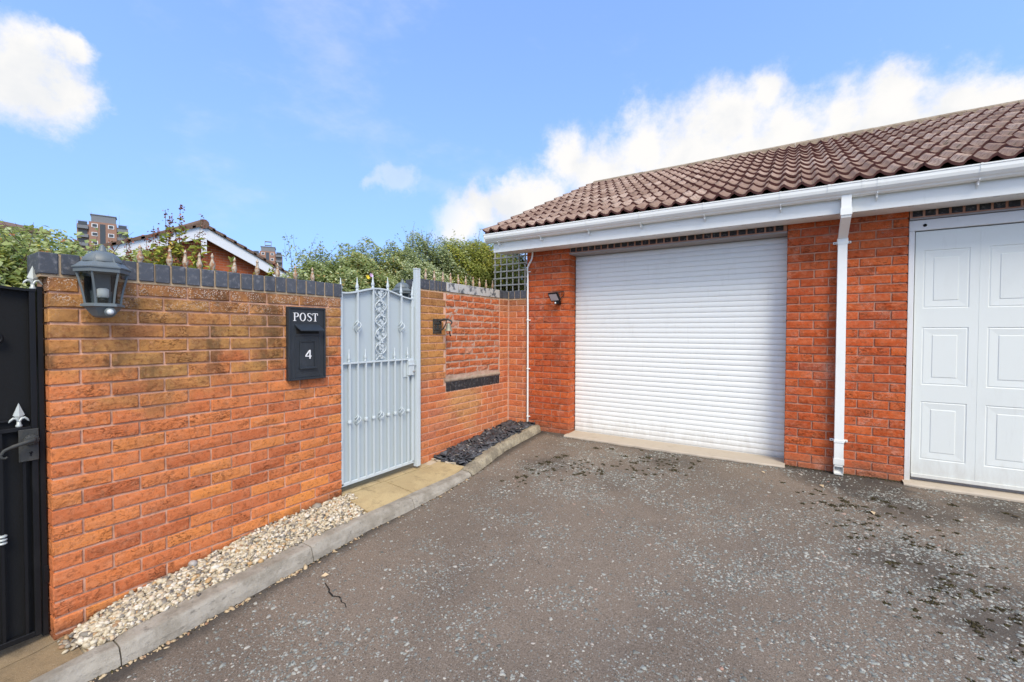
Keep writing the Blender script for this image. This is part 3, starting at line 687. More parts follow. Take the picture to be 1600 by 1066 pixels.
# ================================================================== GARAGE
GY = 4.752
gar = tag(empty('garage', (0, GY, .38)), 'double garage of red brick under a brown pantile roof with white gutter', 'garage')
gar_inv = Matrix.Translation((0, -GY, -.38))
def gp(o): o.parent = gar; o.matrix_parent_inverse = gar_inv; return o
def pier_bricks(x0, x1, bond, reveal=None):
    for row in range(31):
        zc = 2.609-C*row-C/2
        if zc < .30: continue
        even = row % 2 == 0
        for a, b in bond(even):
            hdr = reveal and abs(b-x1) < .012
            depth = .1025
            if reveal and b > x1-.005: depth = .178 if not even else .100
            me = brick_mesh(b-a, depth, BH, random.randrange(6), .0017, [M['brick_garage']], 'G')
            gp(put_brick('brick', None, me, ((a+b)/2, GY+random.uniform(-.001, .001), zc+random.uniform(-.001, .001)), 0))
        if reveal and even:
            me = brick_mesh(.066, .10, BH, random.randrange(6), .0015, [M['brick_garage']], 'G')
            gp(put_brick('brick', None, me, (x1, GY+.112+.033, zc), PI/2))
x0, x1 = -2.797, -2.222
def bondL(even):
    p = (x1-x0+.010)/2.5
    if even: return [(x0+p*k, x0+p*(k+1)-.010) for k in range(2)]+[(x0+2*p, x1)] if False else [(x0, x0+p/2-.010), (x0+p/2, x0+1.5*p-.010), (x0+1.5*p, x1)]
    return [(x0, x0+p-.010), (x0+p, x0+2*p-.010), (x0+2*p, x1)]
pier_bricks(x0, x1, bondL, True)
m0, m1 = -.048, .786
def bondM(even):
    p = (m1-m0+.010)/4
    if even: return [(m0+p*k, m0+p*(k+1)-.010) for k in range(4)]
    return [(m0, m0+p/2-.010)]+[(m0+p*(k+.5), m0+p*(k+1.5)-.010) for k in range(3)]+[(m0+3.5*p, m1)]
pier_bricks(m0, m1, bondM)
gp(MB().box(x0-.004, x1-.007, GY+.009, GY+.168, .15, 2.62).build('mortar', M['mortar_garage'])); gp(MB().box(m0+.007, m1-.007, GY+.009, GY+.168, .15, 2.62).build('mortar', M['mortar_garage']))
mb = MB(); mb.box(-2.792, -2.69, GY+.10, 11.2, .1, 2.70); gp(mb.build('side_wall', M['wall_y']))
# gable triangle above the side wall
mb = MB(); mb.add([(-2.792, 4.60, 2.70), (-2.792, 11.2, 2.70), (-2.792, 7.887, 4.22), (-2.69, 4.60, 2.70), (-2.69, 11.2, 2.70), (-2.69, 7.887, 4.22)], [(0, 1, 2), (5, 4, 3), (0, 3, 4, 1), (1, 4, 5, 2), (2, 5, 3, 0)])
gp(mb.build('gable_wall', M['wall_y']))
mb = MB(); mb.box(3.00, 3.80, GY, GY+.2, .1, 2.62); mb.box(3.70, 3.80, GY+.2, 11.2, .1, 2.70); mb.box(-2.69, 3.70, 11.1, 11.2, .1, 2.70); gp(mb.build('rear_wall', M['wall_x']))
# header course of dark bricks over the doors
hme = MB().box(-.0305, .0305, 0, .1, -.046, .046, .002).mesh('header_brick'); hme.materials.append(M['blue_dark'])
for (a, n) in ((-2.215, 28), (.800, 29)):
    for k in range(n): gp(put_brick('header_brick', None, hme, (a+.0385+.0765*k, GY+.001, 2.583), 0))
mb = MB(); mb.box(-2.218, -.052, GY+.006, GY+.10, 2.526, 2.64); mb.box(.792, 2.998, GY+.006, GY+.10, 2.526, 2.64); gp(mb.build('header_mortar', M['mortar_garage']))
mb = MB(); mb.box(-2.221, -.050, GY-.006, GY+.11, 2.512, 2.524); mb.box(-2.221, -.050, GY+.11, GY+.24, 2.512, 2.62)
mb.box(.790, 2.999, GY-.006, GY+.11, 2.512, 2.524); gp(mb.build('lintel', M['steel']))

# roller shutter: each slat a piece
rd = empty('roller_door', (-1.135, GY+.19, .40)); gp(rd); rd['label'] = 'white roller shutter door of narrow curved slats'
ns = 39; sh = (2.508-.405)/ns; wx = 2.17
prof = [(.0045, 0), (.0005, .0015), (-.0026, .008), (-.0042, .020), (-.0040, .032), (-.0020, .044), (.0012, .0515), (.0045, .0535)]
V = []; 
for (yy, zz) in prof: V += [(-wx/2, yy, zz), (wx/2, yy, zz)]
F = [(2*i, 2*i+1, 2*i+3, 2*i+2) for i in range(len(prof)-1)]
sme = MB().add(V, F, False).mesh('slat'); sme.materials.append(M['door_roller'])
for k in range(ns):
    o = link('slat', sme, None, rd, (0, 0, .005+sh*k))
MB().box(-wx/2, wx/2, -.006, .012, -.018, .004, .002).build('bottom_rail', M['door_roller'], rd)
MB().box(-wx/2-.01, wx/2+.01, .0125, .03, -.03, 2.14).build('backing', M['frame_white'], rd)
# panelled up-and-over door
pd_ = empty('panel_door', (1.9, GY+.035, .40)); gp(pd_); pd_['label'] = 'white panelled up and over garage door'
dx0, dx1, dz0, dz1 = .835, 2.965, .43, 2.418
mb = MB(); fy0, fy1 = -.025, .07
mb.box(.790-1.9, .826-1.9, fy0, fy1, -.01, 2.023, .002); mb.box(2.973-1.9, 2.999-1.9, fy0, fy1, -.01, 2.023, .002)
mb.box(.790-1.9, 2.999-1.9, fy0+.002, fy1-.002, 2.025, 2.108, .002)
mb.build('door_frame', M['frame_white'], pd_)
ncol, nrw = 6, 3; cw = .372; px = [(.885+.372*k, .885+.372*k+.27) for k in range(6)]
pzs = [(.58, 1.05), (1.185, 1.648), (1.80, 2.265)]
mb = MB()      # leaf face with openings for the pressed panels
xs_ = [dx0]+[q for p in px for q in p]
xs_ = [q for q in xs_ if q < dx1]
if len(xs_) % 2 == 0: xs_ = xs_[:-1]
xs_.append(dx1)
zs_ = [dz0]+[q for p in pzs for q in p]+[dz1]
for i in range(len(xs_)-1):
    for j in range(len(zs_)-1):
        if i % 2 == 1 and j % 2 == 1: continue
        a, b, c_, d_ = xs_[i]-1.9, xs_[i+1]-1.9, zs_[j]-.40, zs_[j+1]-.40
        mb.add([(a, 0, c_), (b, 0, c_), (b, 0, d_), (a, 0, d_)], [(0, 1, 2, 3)])
mb.box(dx0-1.9, dx1-1.9, .018, .03, dz0-.40, dz1-.40)
for xv in (dx0, dx1): mb.box(xv-1.9-.0005, xv-1.9+.0005, 0, .02, dz0-.4, dz1-.4)
mb.add([(dx0-1.9, 0, dz0-.4), (dx1-1.9, 0, dz0-.4), (dx1-1.9, .02, dz0-.4), (dx0-1.9, .02, dz0-.4)], [(0, 1, 2, 3)])
mb.build('door_leaf', M['door_panel'], pd_)
def pressed(wd, hg):
    rings = [(0, 0), (.003, .003), (.008, .0038), (.013, .0015), (.062, .0042), (.065, .0012), (.068, .0010)]
    mb = MB(); V = []
    for ins, y in rings:
        a, b, c_, d_ = -wd/2+ins, wd/2-ins, -hg/2+ins, hg/2-ins
        if ins >= .05: a += 0
        V += [(a, y, c_), (b, y, c_), (b, y, d_), (a, y, d_)]
    for k in range(len(rings)-1):
        for q in range(4): mb_f = (4*k+q, 4*k+(q+1) % 4, 4*k+4+(q+1) % 4, 4*k+4+q); mb.add([V[i] for i in mb_f], [(0, 1, 2, 3)])
    mb.add(V[-4:], [(0, 1, 2, 3)]); return mb
for (a, b) in px:
    if b > dx1: continue
    for (c_, d_) in pzs:
        pressed(b-a, d_-c_).build('pressed_panel', M['door_panel'], pd_, ((a+b)/2-1.9, 0, (c_+d_)/2-.40))
mb = MB()
for k in range(5):
    xv = px[k][1]+.055-1.9; mb.box(xv-.0008, xv+.0008, -.0012, .002, dz0-.4, dz1-.4)
mb.build('leaf_seam', M['door_panel'], pd_)
MB().box(dx0-1.9, dx1-1.9, -.012, .0, dz0-.4-.001, dz0-.4+.028, .002).build('bottom_strip', M['door_panel'], pd_)
MB().box(dx0-1.9-.02, dx1-1.9+.02, .031, .045, .0, 2.15).build('backing', M['steel'], pd_)
MB().lathe([(.012, 0), (.012, -.006)], 10, (.885-1.9, -.022, 2.063), axis='y').build('knob', M['black'], pd_)
# thresholds
def sill(x0, x1, y0, y1):
    n = 24; V = []
    for i in range(n+1):
        x = x0+(x1-x0)*i/n; yf = y0+random.uniform(-.008, .008)
        V += [(x, y1, .402), (x, yf+.012, .398), (x, yf, .386), (x, yf, .30)]
    return gp(MB().add(V, [(4*i+k, 4*i+4+k, 4*i+5+k, 4*i+1+k) for i in range(n) for k in range(3)], False).build('door_sill', M['concrete_sill']))
sill(-2.235, -.04, 4.655, 4.97); sill(.775, 3.01, 4.665, 4.90)

# fascia, soffit, gutter
FX0, FX1 = -3.122, 3.85
gp(MB().box(FX0, FX1, 4.492, 4.512, 2.574, 2.790, .002).build('fascia_board', M['upvc']))
mb = MB(); k = 0
yb = 4.513
while yb < 4.748:
    mb.box(FX0+.002, FX1, yb, min(yb+.057, 4.749), 2.582, 2.594, .0015); yb += .059
gp(mb.build('soffit_board', M['upvc2']))
mb = MB()
for i in range(60):
    xx = FX0+.09+.115*i; mb.box(xx-.017, xx+.017, 4.545, 4.550, 2.5812, 2.583)
    mb.box(xx+.04-.006, xx+.04+.006, 4.53, 4.535, 2.5812, 2.583)
gp(mb.build('soffit_vent', M['black']))
gp(MB().box(FX0+.001, -2.793, 4.513, 4.75, 2.5955, 2.80).build('box_end', M['upvc2']))
mb = MB()
for s, yy in ((0, 4.42), (1, 11.35)):
    pass
mb.add([(FX0, 4.50, 2.60), (FX0+.02, 4.50, 2.60), (FX0, 4.50, 2.80), (FX0+.02, 4.50, 2.80), (FX0, 7.887, 4.35), (FX0+.02, 7.887, 4.35), (FX0, 7.887, 4.15), (FX0+.02, 7.887, 4.15)],
       [(0, 2, 4, 6), (1, 7, 5, 3), (0, 1, 3, 2), (2, 3, 5, 4), (0, 6, 7, 1), (4, 5, 7, 6)])
gp(mb.build('bargeboard', M['upvc']))
gut = empty('gutter', (0, 4.44, 2.74)); gp(gut)
gprof = [(4.489, 2.795), (4.489, 2.708), (4.478, 2.692), (4.462, 2.686), (4.435, 2.688), (4.424, 2.694), (4.420, 2.702), (4.404, 2.712), (4.389, 2.730), (4.383, 2.752), (4.382, 2.776), (4.378, 2.780), (4.378, 2.789), (4.385, 2.791), (4.385, 2.750), (4.400, 2.720), (4.44, 2.696), (4.480, 2.712), (4.484, 2.795)]
def gutter_seg(x0, x1, s=0., name='gutter_run', mat='upvc'):
    cy, cz_ = 4.434, 2.745
    pf = [((y-cy)*(1+s)+cy, (z-cz_)*(1+s*.8)+cz_) for y, z in gprof]
    V = [(x0, y-4.44, z-2.74) for y, z in pf]+[(x1, y-4.44, z-2.74) for y, z in pf]; n = len(pf)
    mb = MB().add(V, [(i, (i+1) % n, n+(i+1) % n, n+i) for i in range(n)], False)
    mb.add(V[:n], [list(range(n))]); mb.add(V[n:], [list(range(n))[::-1]])
    return mb.build(name, M[mat], gut)
gutter_seg(-3.191, 3.85)
for a, b in ((-3.196, -3.186), (.225, .245), (.443, .463)): gutter_seg(a, b, .07, 'gutter_union')
MB().box(-3.192, -3.186, 4.382-4.44, 4.486-4.44, 2.700-2.74, 2.792-2.74).build('end_cap', M['upvc'], gut)
gutter_seg(.246, .442, .035, 'gutter_outlet')
for xb in (-3.018, -2.44, -1.855, -1.296, -.704, -.099, .543, 1.103, 1.69, 2.28, 2.87, 3.45):
    mb = MB()
    V = []; 
    pf = [((y-4.434)*1.06+4.434, (z-2.745)*1.05+2.745) for y, z in gprof[1:13]]
    n = len(pf); V = [(xb-.006, y-4.44, z-2.74) for y, z in pf]+[(xb+.006, y-4.44, z-2.74) for y, z in pf]
    mb.add(V, [(i, i+1, n+i+1, n+i) for i in range(n-1)])
    mb.box(xb-.004, xb+.004, 4.440-4.44, 4.490-4.44, 2.655-2.74, 2.687-2.74)
    mb.tube([(xb, 4.415-4.44, 2.690-2.74), (xb+.001, 4.45-4.44, 2.668-2.74), (xb+.002, 4.488-4.44, 2.640-2.74)], .0045, 6)
    mb.build('gutter_bracket', M['upvc'], gut)
# square downpipe
dp = empty('downpipe', (.352, 4.69, .38)); gp(dp); dp['label'] = 'square white downpipe on the brick pier'
def sq(pts, hw, name):
    V = []; 
    for (y, z, ny, nz) in pts:
        for sx, s2 in ((-1, -1), (1, -1), (1, 1), (-1, 1)): V.append((sx*hw, y+s2*hw*ny-4.69, z+s2*hw*nz-.38))
    n = len(pts); F = [(4*i+k, 4*i+(k+1) % 4, 4*i+4+(k+1) % 4, 4*i+4+k) for i in range(n-1) for k in range(4)]
    mb = MB().add(V, F); mb.add(V[:4], [(0, 1, 2, 3)]); mb.add(V[-4:], [(3, 2, 1, 0)]); return mb.build(name, M['upvc'], dp)
cyp = 4.452; wy = 4.712
h = .0325
sq([(cyp, 2.700, 1, 0), (cyp, 2.60, 1, 0)], h*1.02, 'outlet_pipe')
sq([(cyp, 2.60, 1, 0), (cyp, 2.545, 1, 0)], h*1.16, 'pipe_socket')
sq([(cyp, 2.545, 1, 0), (cyp+.005, 2.53, .98, .2), (wy-.005, 2.405, .98, .2), (wy, 2.39, 1, 0)], h, 'offset_bend')
sq([(wy, 2.405, 1, 0), (wy, 2.355, 1, 0)], h*1.14, 'pipe_socket')
sq([(wy, 2.355, 1, 0), (wy, .50, 1, 0)], h, 'pipe')
sq([(wy, .52, 1, 0), (wy, .47, 1, 0)], h*1.14, 'pipe_socket')
mb = MB(); hh = h*1.04
for bx in ((-hh, -hh+.004), (hh-.004, hh)): mb.box(bx[0], bx[1], wy-hh-4.69, wy+hh-4.69, .388-.38, .475-.38)
mb.add([(-hh, wy-hh-4.69, .475-.38), (hh, wy-hh-4.69, .475-.38), (hh, wy-hh-4.69, .452-.38), (-hh, wy-hh-4.69, .452-.38)], [(0, 1, 2, 3)])
mb.add([(-hh, wy-hh-4.69, .385-.38), (hh, wy-hh-4.69, .385-.38), (hh, wy+hh-4.69, .455-.38), (-hh, wy+hh-4.69, .455-.38)], [(0, 1, 2, 3)])
mb.box(-hh, hh, wy-hh-4.69, wy-hh+.004-4.69, .384-.38, .396-.38); mb.build('pipe_shoe', M['upvc'], dp)
for zb in (2.375, .670):
    mb = MB(); mb.box(-h-.004, h+.004, wy-h-.004-4.69, wy+h-4.69, zb-.011-.38, zb+.011-.38, .001); mb.box(-h-.030, h+.030, wy+h-.014-4.69, wy+h+.004-4.69, zb-.010-.38, zb+.010-.38, .001)
    o = mb.build('pipe_clip', M['upvc'], dp)
    for sx in (-1, 1): MB().lathe([(.004, 0), (.004, -.003)], 6, (sx*(h+.019), wy+h-.014-4.69, zb-.38), axis='y').build('screw', M['black'], o)
# slim white waste pipe
wp = empty('waste_pipe', (-2.768, 4.73, .4)); gp(wp); wp['label'] = 'slim white overflow pipe clipped beside the corner'
MB().tube([(x+2.768, y-4.73, z-.4) for x, y, z in ((-2.767, 4.728, .40), (-2.768, 4.728, 1.2), (-2.772, 4.728, 2.30), (-2.776, 4.728, 2.36), (-2.772, 4.726, 2.395), (-2.755, 4.724, 2.43), (-2.725, 4.722, 2.475), (-2.708, 4.720, 2.505), (-2.702, 4.72, 2.54), (-2.700, 4.72, 2.60))], .0108, 12).build('pipe', M['upvc'], wp)
for zb in (2.346, 1.746, 1.142, .549):
    mb = MB(); mb.lathe([(.0145, -.009), (.0145, .009)], 12, (-.003 if zb > 1.5 else 0, -.002, zb-.4)); mb.box(-.026, .026, .010, .022, zb-.4-.006, zb-.4+.006, .001); mb.build('pipe_clip', M['upvc'], wp)

# ---------------- roof tiles
EA, EZ, RY, RZ = 4.392, 2.822, 7.887, 4.405
sl_len = math.hypot(RY-EA, RZ-EZ); ang = math.atan2(RZ-EZ, RY-EA)
TW = .25; nseg = 12
def tile_mesh(seed, Lt=.40):
    r = random.Random(seed); V = []; th = .023
    def prof_(u):            # u across the tile 0..2 waves, bold asymmetric roll
        a = u % 1.
        return .0195*math.cos(2*PI*a)+.0055*math.cos(4*PI*a+.9)
    for j, (yy, dz) in enumerate(((0, 0), (Lt, -.004))):
        for i in range(nseg+1):
            V.append((TW*i/nseg, yy, prof_(2*i/nseg)+th+dz+(r.uniform(-.0006, .0006))))
    b = len(V)
    for i in range(nseg+1): V.append((TW*i/nseg, .002, prof_(2*i/nseg)))
    n = nseg+1
    F = [(i, i+1, n+i+1, n+i) for i in range(nseg)]; m = [0]*nseg
    F += [(b+i, b+i+1, i+1, i) for i in range(nseg)]; m += [1]*nseg
    V += [(0, Lt, -.01), (TW, Lt, -.01)]; e = len(V)-2
    F += [(0, n, e, b), (b+nseg, e+1, n+nseg, nseg)]; m += [1, 1]
    me = bpy.data.meshes.new('roof_tile'); me.from_pydata(V, [], F); me.update(); me.materials.append(M['tile']); me.materials.append(M['tile_edge'])
    me.polygons.foreach_set('material_index', m)
    me.polygons.foreach_set('use_smooth', [i < nseg for i in range(len(F))]); return me
tms = [tile_mesh(i) for i in range(5)]
NR = 11; gauge = (sl_len-.02)/NR; NC = 27; VX = -3.20
for j in range(NR):
    for i in range(NC):
        s_ = gauge*j-.012; o = bpy.data.objects.new('roof_tile', random.choice(tms)); col.objects.link(o)
        o.location = (VX+TW*i+random.uniform(-.001, .001), EA+s_*math.cos(ang)+random.uniform(-.004, .004), EZ+s_*math.sin(ang)-.015+.006)
        o.rotation_euler = (ang-.056+random.uniform(-.012, .012), random.uniform(-.016, .016), random.uniform(-.010, .010)); gp(o)
mb = MB(); mb.add([(VX+.01, EA+.05, EZ-.02), (3.54, EA+.05, EZ-.02), (3.54, RY, RZ-.045), (VX+.01, RY, RZ-.045), (VX+.01, 2*RY-EA, EZ-.01), (3.54, 2*RY-EA, EZ-.01)], [(0, 1, 2, 3), (3, 2, 5, 4)])
gp(mb.build('roof_deck', M['far_roof']))
mb = MB(); 
n = 40; V = []
for i in range(n+1):   # mortar bedding along the verge
    s_ = .02+(sl_len-.03)*i/n; yy = EA+s_*math.cos(ang); zz = EZ+s_*math.sin(ang)
    V += [(VX+.004+random.uniform(-.002, .002), yy, zz-.045), (VX+.004, yy, zz-.008), (VX+.06, yy, zz-.010), (VX+.06, yy, zz-.05)]
gp(mb.add(V, [(4*i+k, 4*i+(k+1) % 4, 4*i+4+(k+1) % 4, 4*i+4+k) for i in range(n) for k in range(4)]).build('verge_mortar', M['ridge']))
def ridge_tile():
    mb = MB(); V = []; L_ = .45; nn = 8
    for j in range(2):
        for i in range(nn+1):
            a = PI*(i/nn); V.append((L_*j, -.115*math.cos(a), .045+.070*math.sin(a)-.05))
    mb.add(V, [(i, i+1, nn+2+i, nn+1+i) for i in range(nn)], True)
    V2 = [(p[0], p[1]*.9, p[2]-.012) for p in V]; mb.add(V2[:nn+1]+V[:nn+1], [(i, i+1, nn+2+i, nn+1+i) for i in range(nn)])
    mb.box(.0, .445, -.125, -.095, -.05, .012); return mb.mesh('ridge_tile')
rme = ridge_tile(); rme.materials.append(M['ridge'])
for k in range(15):
    gp(link('ridge_tile', rme, None, None, (VX+.03+.453*k, RY+.02, RZ-.030+random.uniform(-.004, .004)), (0, random.uniform(-.006, .006), random.uniform(-.006, .006))))

# ================================================================== SILVER GATE
def spear(mb, x, y, z0, hgt, s=1., flat=False):
    """little railing spear: collar, baluster swelling, point"""
    mb.lathe([(.0105*s, z0), (.0125*s, z0+.004), (.0125*s, z0+.010), (.007*s, z0+.013), (.0105*s, z0+.020*1), (.0125*s, z0+.12*hgt+.014), (.0145*s, z0+.30*hgt), (.008*s, z0+.50*hgt), (.0045*s, z0+.75*hgt), (.0015*s, z0+hgt)], 10, (x, y, 0))
def basket(mb, x, y, zc, hgt=.085, r=.024):
    for k in range(4):
        a0 = k*PI/2; pts = []
        for i in range(9):
            u = i/8; a = a0+u*PI*1.1; rr = r*math.sin(PI*u)+.003
            pts.append((x+rr*math.cos(a), y+rr*math.sin(a), zc-hgt/2+hgt*u))
        mb.tube(pts, .0042, 5)
    mb.lathe([(.008, -.004), (.010, 0), (.008, .004)], 8, (x, y, zc-hgt/2)); mb.lathe([(.008, -.004), (.010, 0), (.008, .004)], 8, (x, y, zc+hgt/2))
def collar(mb, x, y, z):
    mb.lathe([(.009, -.014), (.0155, -.012), (.0165, -.008), (.0125, -.004), (.018, -.002), (.018, .003), (.0125, .005), (.0165, .009), (.0155, .013), (.009, .015)], 12, (x, y, z))

def leaf_shape(s): return [(0, -.5*s), (.22*s, -.42*s), (.34*s, -.18*s), (.20*s, -.05*s), (.42*s, .10*s), (.26*s, .26*s), (.12*s, .22*s), (0, .55*s), (-.12*s, .22*s), (-.26*s, .26*s), (-.42*s, .10*s), (-.20*s, -.05*s), (-.34*s, -.18*s), (-.22*s, -.42*s)]

GX = -3.000
gate = tag(empty('garden_gate', (GX, 2.60, .37)), 'silver grey metal gate with arched top, vine scrollwork panel and barred lower half', 'gate')
def gg(mb, name, mat='silver'):
    o = mb.build(name, M[mat]); o.parent = gate; o.matrix_parent_inverse = Matrix.Translation((-GX, -2.60, -.37)); return o
def arch(y): return 1.925+.050*math.cos(PI*max(-1, min(1, (y-2.60)/.36)))*1. if abs(y-2.60) < .36 else 1.875
def archz(y):
    u = (y-2.600)/.395; return 1.905+.062*(.5+.5*math.cos(PI*u*1.05))
# sheet
n = 24; V = []
for i in range(n+1):
    y = 2.212+.780*i/n; V += [(GX-.017, y, .385), (GX-.017, y, archz(y)-.004), (GX-.020, y, .385), (GX-.020, y, archz(y)-.004)]
mb = MB(); mb.add(V, [(4*i, 4*i+4, 4*i+5, 4*i+1) for i in range(n)]+[(4*i+2, 4*i+3, 4*i+7, 4*i+6) for i in range(n)]+[(4*i+1, 4*i+5, 4*i+7, 4*i+3) for i in range(n)])
gg(mb, 'back_sheet', 'silver_sheet')
gg(MB().box(GX-.012, GX+.012, 2.200, 2.224, .375, archz(2.21), .002), 'frame_stile'); gg(MB().box(GX-.012, GX+.012, 2.974, 2.996, .378, archz(2.99), .002), 'frame_stile')
gg(MB().box(GX-.010, GX+.012, 2.200, 2.996, .366, .390, .002), 'bottom_rail')
gg(MB().box(GX-.010, GX+.014, 2.224, 2.974, 1.337, 1.351, .0015), 'middle_rail')
mb = MB(); V = []
for i in range(n+1):
    y = 2.200+.796*i/n; z = archz(y)
    V += [(GX-.014, y, z-.006), (GX+.014, y, z-.006), (GX+.014, y, z+.006), (GX-.014, y, z+.006)]
mb.add(V, [(4*i+k, 4*i+(k+1) % 4, 4*i+4+(k+1) % 4, 4*i+4+k) for i in range(n) for k in range(4)]); mb.add(V[:4], [(0, 1, 2, 3)]); mb.add(V[-4:], [(3, 2, 1, 0)])
gg(mb, 'arched_top_rail')
low = [2.287, 2.368, 2.448, 2.528, 2.608, 2.690, 2.768, 2.846, 2.926]
for k, y in enumerate(low):
    gg(MB().tube([(GX+.006, y, .388), (GX+.006, y, 1.340)], .0095, 4, False), 'bar')
    mb = MB(); zc = .872
    if k in (1, 4, 7): basket(mb, GX+.004, y, zc, .085); gg(mb, 'twisted_basket')
    else: collar(mb, GX+.007, y, zc-.004); gg(mb, 'collar')
for y in (2.368, 2.528, 2.690, 2.846):
    gg(MB().tube([(GX+.006, y, 1.350), (GX+.006, y, archz(y)-.005)], .0095, 4, False), 'bar')
for y in (2.368, 2.846):
    mb = MB(); basket(mb, GX+.006, y, 1.640, .10, .027); gg(mb, 'twisted_basket')
for y in (2.287, 2.448, 2.768, 2.926):
    mb = MB(); spear(mb, GX, y, 1.352, .105, .9); gg(mb, 'short_spike')
for y in (2.212, 2.368, 2.528, 2.690, 2.846, 2.984):
    mb = MB(); spear(mb, GX, y, archz(y)+.004, .112, 1.05); gg(mb, 'spear_finial')
# vine scroll panel between the two centre bars
mb = MB()
for ph in (0, PI):
    pts = [(GX+.004+.003*math.sin(i*.9+ph), 2.609+.058*math.cos(i/48*PI*5.0+ph+.5), 1.356+.600*i/48) for i in range(49)]
    mb.tube(pts, .0048, 6)
rv = random.Random(3)
for k in range(30):
    z = 1.375+.575*k/29; y = 2.609+.048*math.cos((z-1.356)/.6*PI*5.0+.5+(PI if k % 2 else 0))*rv.uniform(.1, .95)
    Mx = Matrix.Translation((GX+.004, y, z)) @ Matrix.Rotation(PI/2, 4, 'Y') @ Matrix.Rotation(rv.uniform(0, 6.28), 4, 'Z')
    if k % 5 == 2:
        for q in range(5): mb.lathe([(.001, -.006), (.006, -.003), (.0065, .001), (.001, .006)], 6, (GX+.008, y+rv.uniform(-.010, .010), z+rv.uniform(-.014, .014)))
    else: mb.prism(leaf_shape(.040*rv.uniform(.8, 1.15)), .004, Mx)
for k in range(12):
    z = 1.39+.53*k/11; y0 = 2.609+.055*(1 if k % 2 else -1); pts = []
    for i in range(8):
        a = i/7*PI*1.6; rr = .020*(1-.5*i/7); pts.append((GX+.005, y0-(1 if k % 2 else -1)*(.018)+rr*math.cos(a)*(1 if k % 2 else -1), z+rr*math.sin(a)))
    mb.tube(pts, .0026, 5)
gg(mb, 'vine_scroll_panel')
mb = MB(); mb.box(GX-.005, GX+.030, 2.916, 2.985, 1.195, 1.338, .003); o = gg(mb, 'lock_box')
MB().box(GX+.030, GX+.036, 2.905, 3.000, 1.290, 1.300, .001).build('latch_bar', M['silver'], gate, (-GX, -2.60, -.37))
MB().lathe([(.010, 0), (.010, .012)], 10, (GX+.030, 2.972, 1.230), axis='x').build('lock_cylinder', M['steel'], gate, (-GX, -2.60, -.37))
MB().box(GX-.012, GX-.009, 2.88, 2.975, 1.18, 1.345).build('lock_plate', M['silver'], gate, (-GX, -2.60, -.37))
for z in (.70, 1.66): MB().tube([(GX+.013, 2.203, z-.03), (GX+.013, 2.203, z+.03)], .008, 8).build('hinge', M['silver'], gate, (-GX, -2.60, -.37))
gpost = tag(empty('gate_post', (-2.985, 3.031, .33)), 'tall silver grey square steel post between the gate and the red wall', 'post')
MB().box(-.024, .024, -.024, .024, 0, 1.850, .002).build('post_tube', M['silver'], gpost)
MB().box(-.026, .026, -.026, .026, 1.8505, 1.862, .002).build('post_cap', M['silver'], gpost)
MB().box(-.030, -.010, -.040, -.024, 1.50, 1.62, .001).build('stop_plate', M['silver'], gpost)
MB().tube([(-.018, -.034, 1.54), (-.018, -.034, 1.70), (-.018, -.034, 1.74)], [.006, .006, .002], 6).build('stop_pin', M['silver'], gpost)

# ================================================================== BLACK GATE
BX = -3.045
bg = tag(empty('garden_gate', (BX, .15, .14)), 'black metal gate at the left edge with silver spear tips and curled lever handle', 'gate')
binv = Matrix.Translation((-BX, -.15, -.14))
def bb(mb, name, mat='black'):
    o = mb.build(name, M[mat]); o.parent = bg; o.matrix_parent_inverse = binv; return o
G0, G1 = -.305, .560
def bz(y): u = (y-.128)/.43; return 1.790+.055*(.5+.5*math.cos(PI*u))
n = 20; V = []
for i in range(n+1):
    y = G0+.01+(G1-G0-.02)*i/n; V += [(BX-.018, y, .15), (BX-.018, y, bz(y)-.002), (BX-.021, y, .15), (BX-.021, y, bz(y)-.002)]
bb(MB().add(V, [(4*i, 4*i+4, 4*i+5, 4*i+1) for i in range(n)]+[(4*i+2, 4*i+3, 4*i+7, 4*i+6) for i in range(n)]), 'back_sheet', 'black_sheet')
for a in ((G0, G0+.022), (G1-.022, G1)): bb(MB().box(BX-.012, BX+.012, a[0], a[1], .135, 1.792, .002), 'frame_stile')
bb(MB().box(BX-.011, BX+.012, G0+.022, G1-.022, .136, .162, .002), 'bottom_rail')
bb(MB().box(BX-.011, BX+.012, G0+.022, G1-.022, 1.128, 1.146, .002), 'middle_rail')
bb(MB().box(BX-.017, BX+.000, G0+.022, G1-.022, 1.176, 1.184, .001), 'ledge_strip')
V = []
for i in range(n+1):
    y = G0+(G1-G0)*i/n; z = bz(y); V += [(BX-.016, y, z-.006), (BX+.016, y, z-.006), (BX+.016, y, z+.006), (BX-.016, y, z+.006)]
mb = MB(); mb.add(V, [(4*i+k, 4*i+(k+1) % 4, 4*i+4+(k+1) % 4, 4*i+4+k) for i in range(n) for k in range(4)]); mb.add(V[:4], [(0, 1, 2, 3)]); mb.add(V[-4:], [(3, 2, 1, 0)]); bb(mb, 'top_rail')
for k in range(10):
    y = .513-.0725*k-.0
    if y < G0+.03: continue
    bb(MB().tube([(BX+.004, y, .16), (BX+.004, y, 1.13)], .0075, 4, False), 'bar')
    if k % 2 == 1: mb = MB(); [mb.lathe([(.010, -.006), (.016, -.003), (.017, 0), (.016, .003), (.010, .006)], 12, (BX+.006, y, .640+dz)) for dz in (-.016, 0, .016)]; bb(mb, 'collar', 'silver_tip')
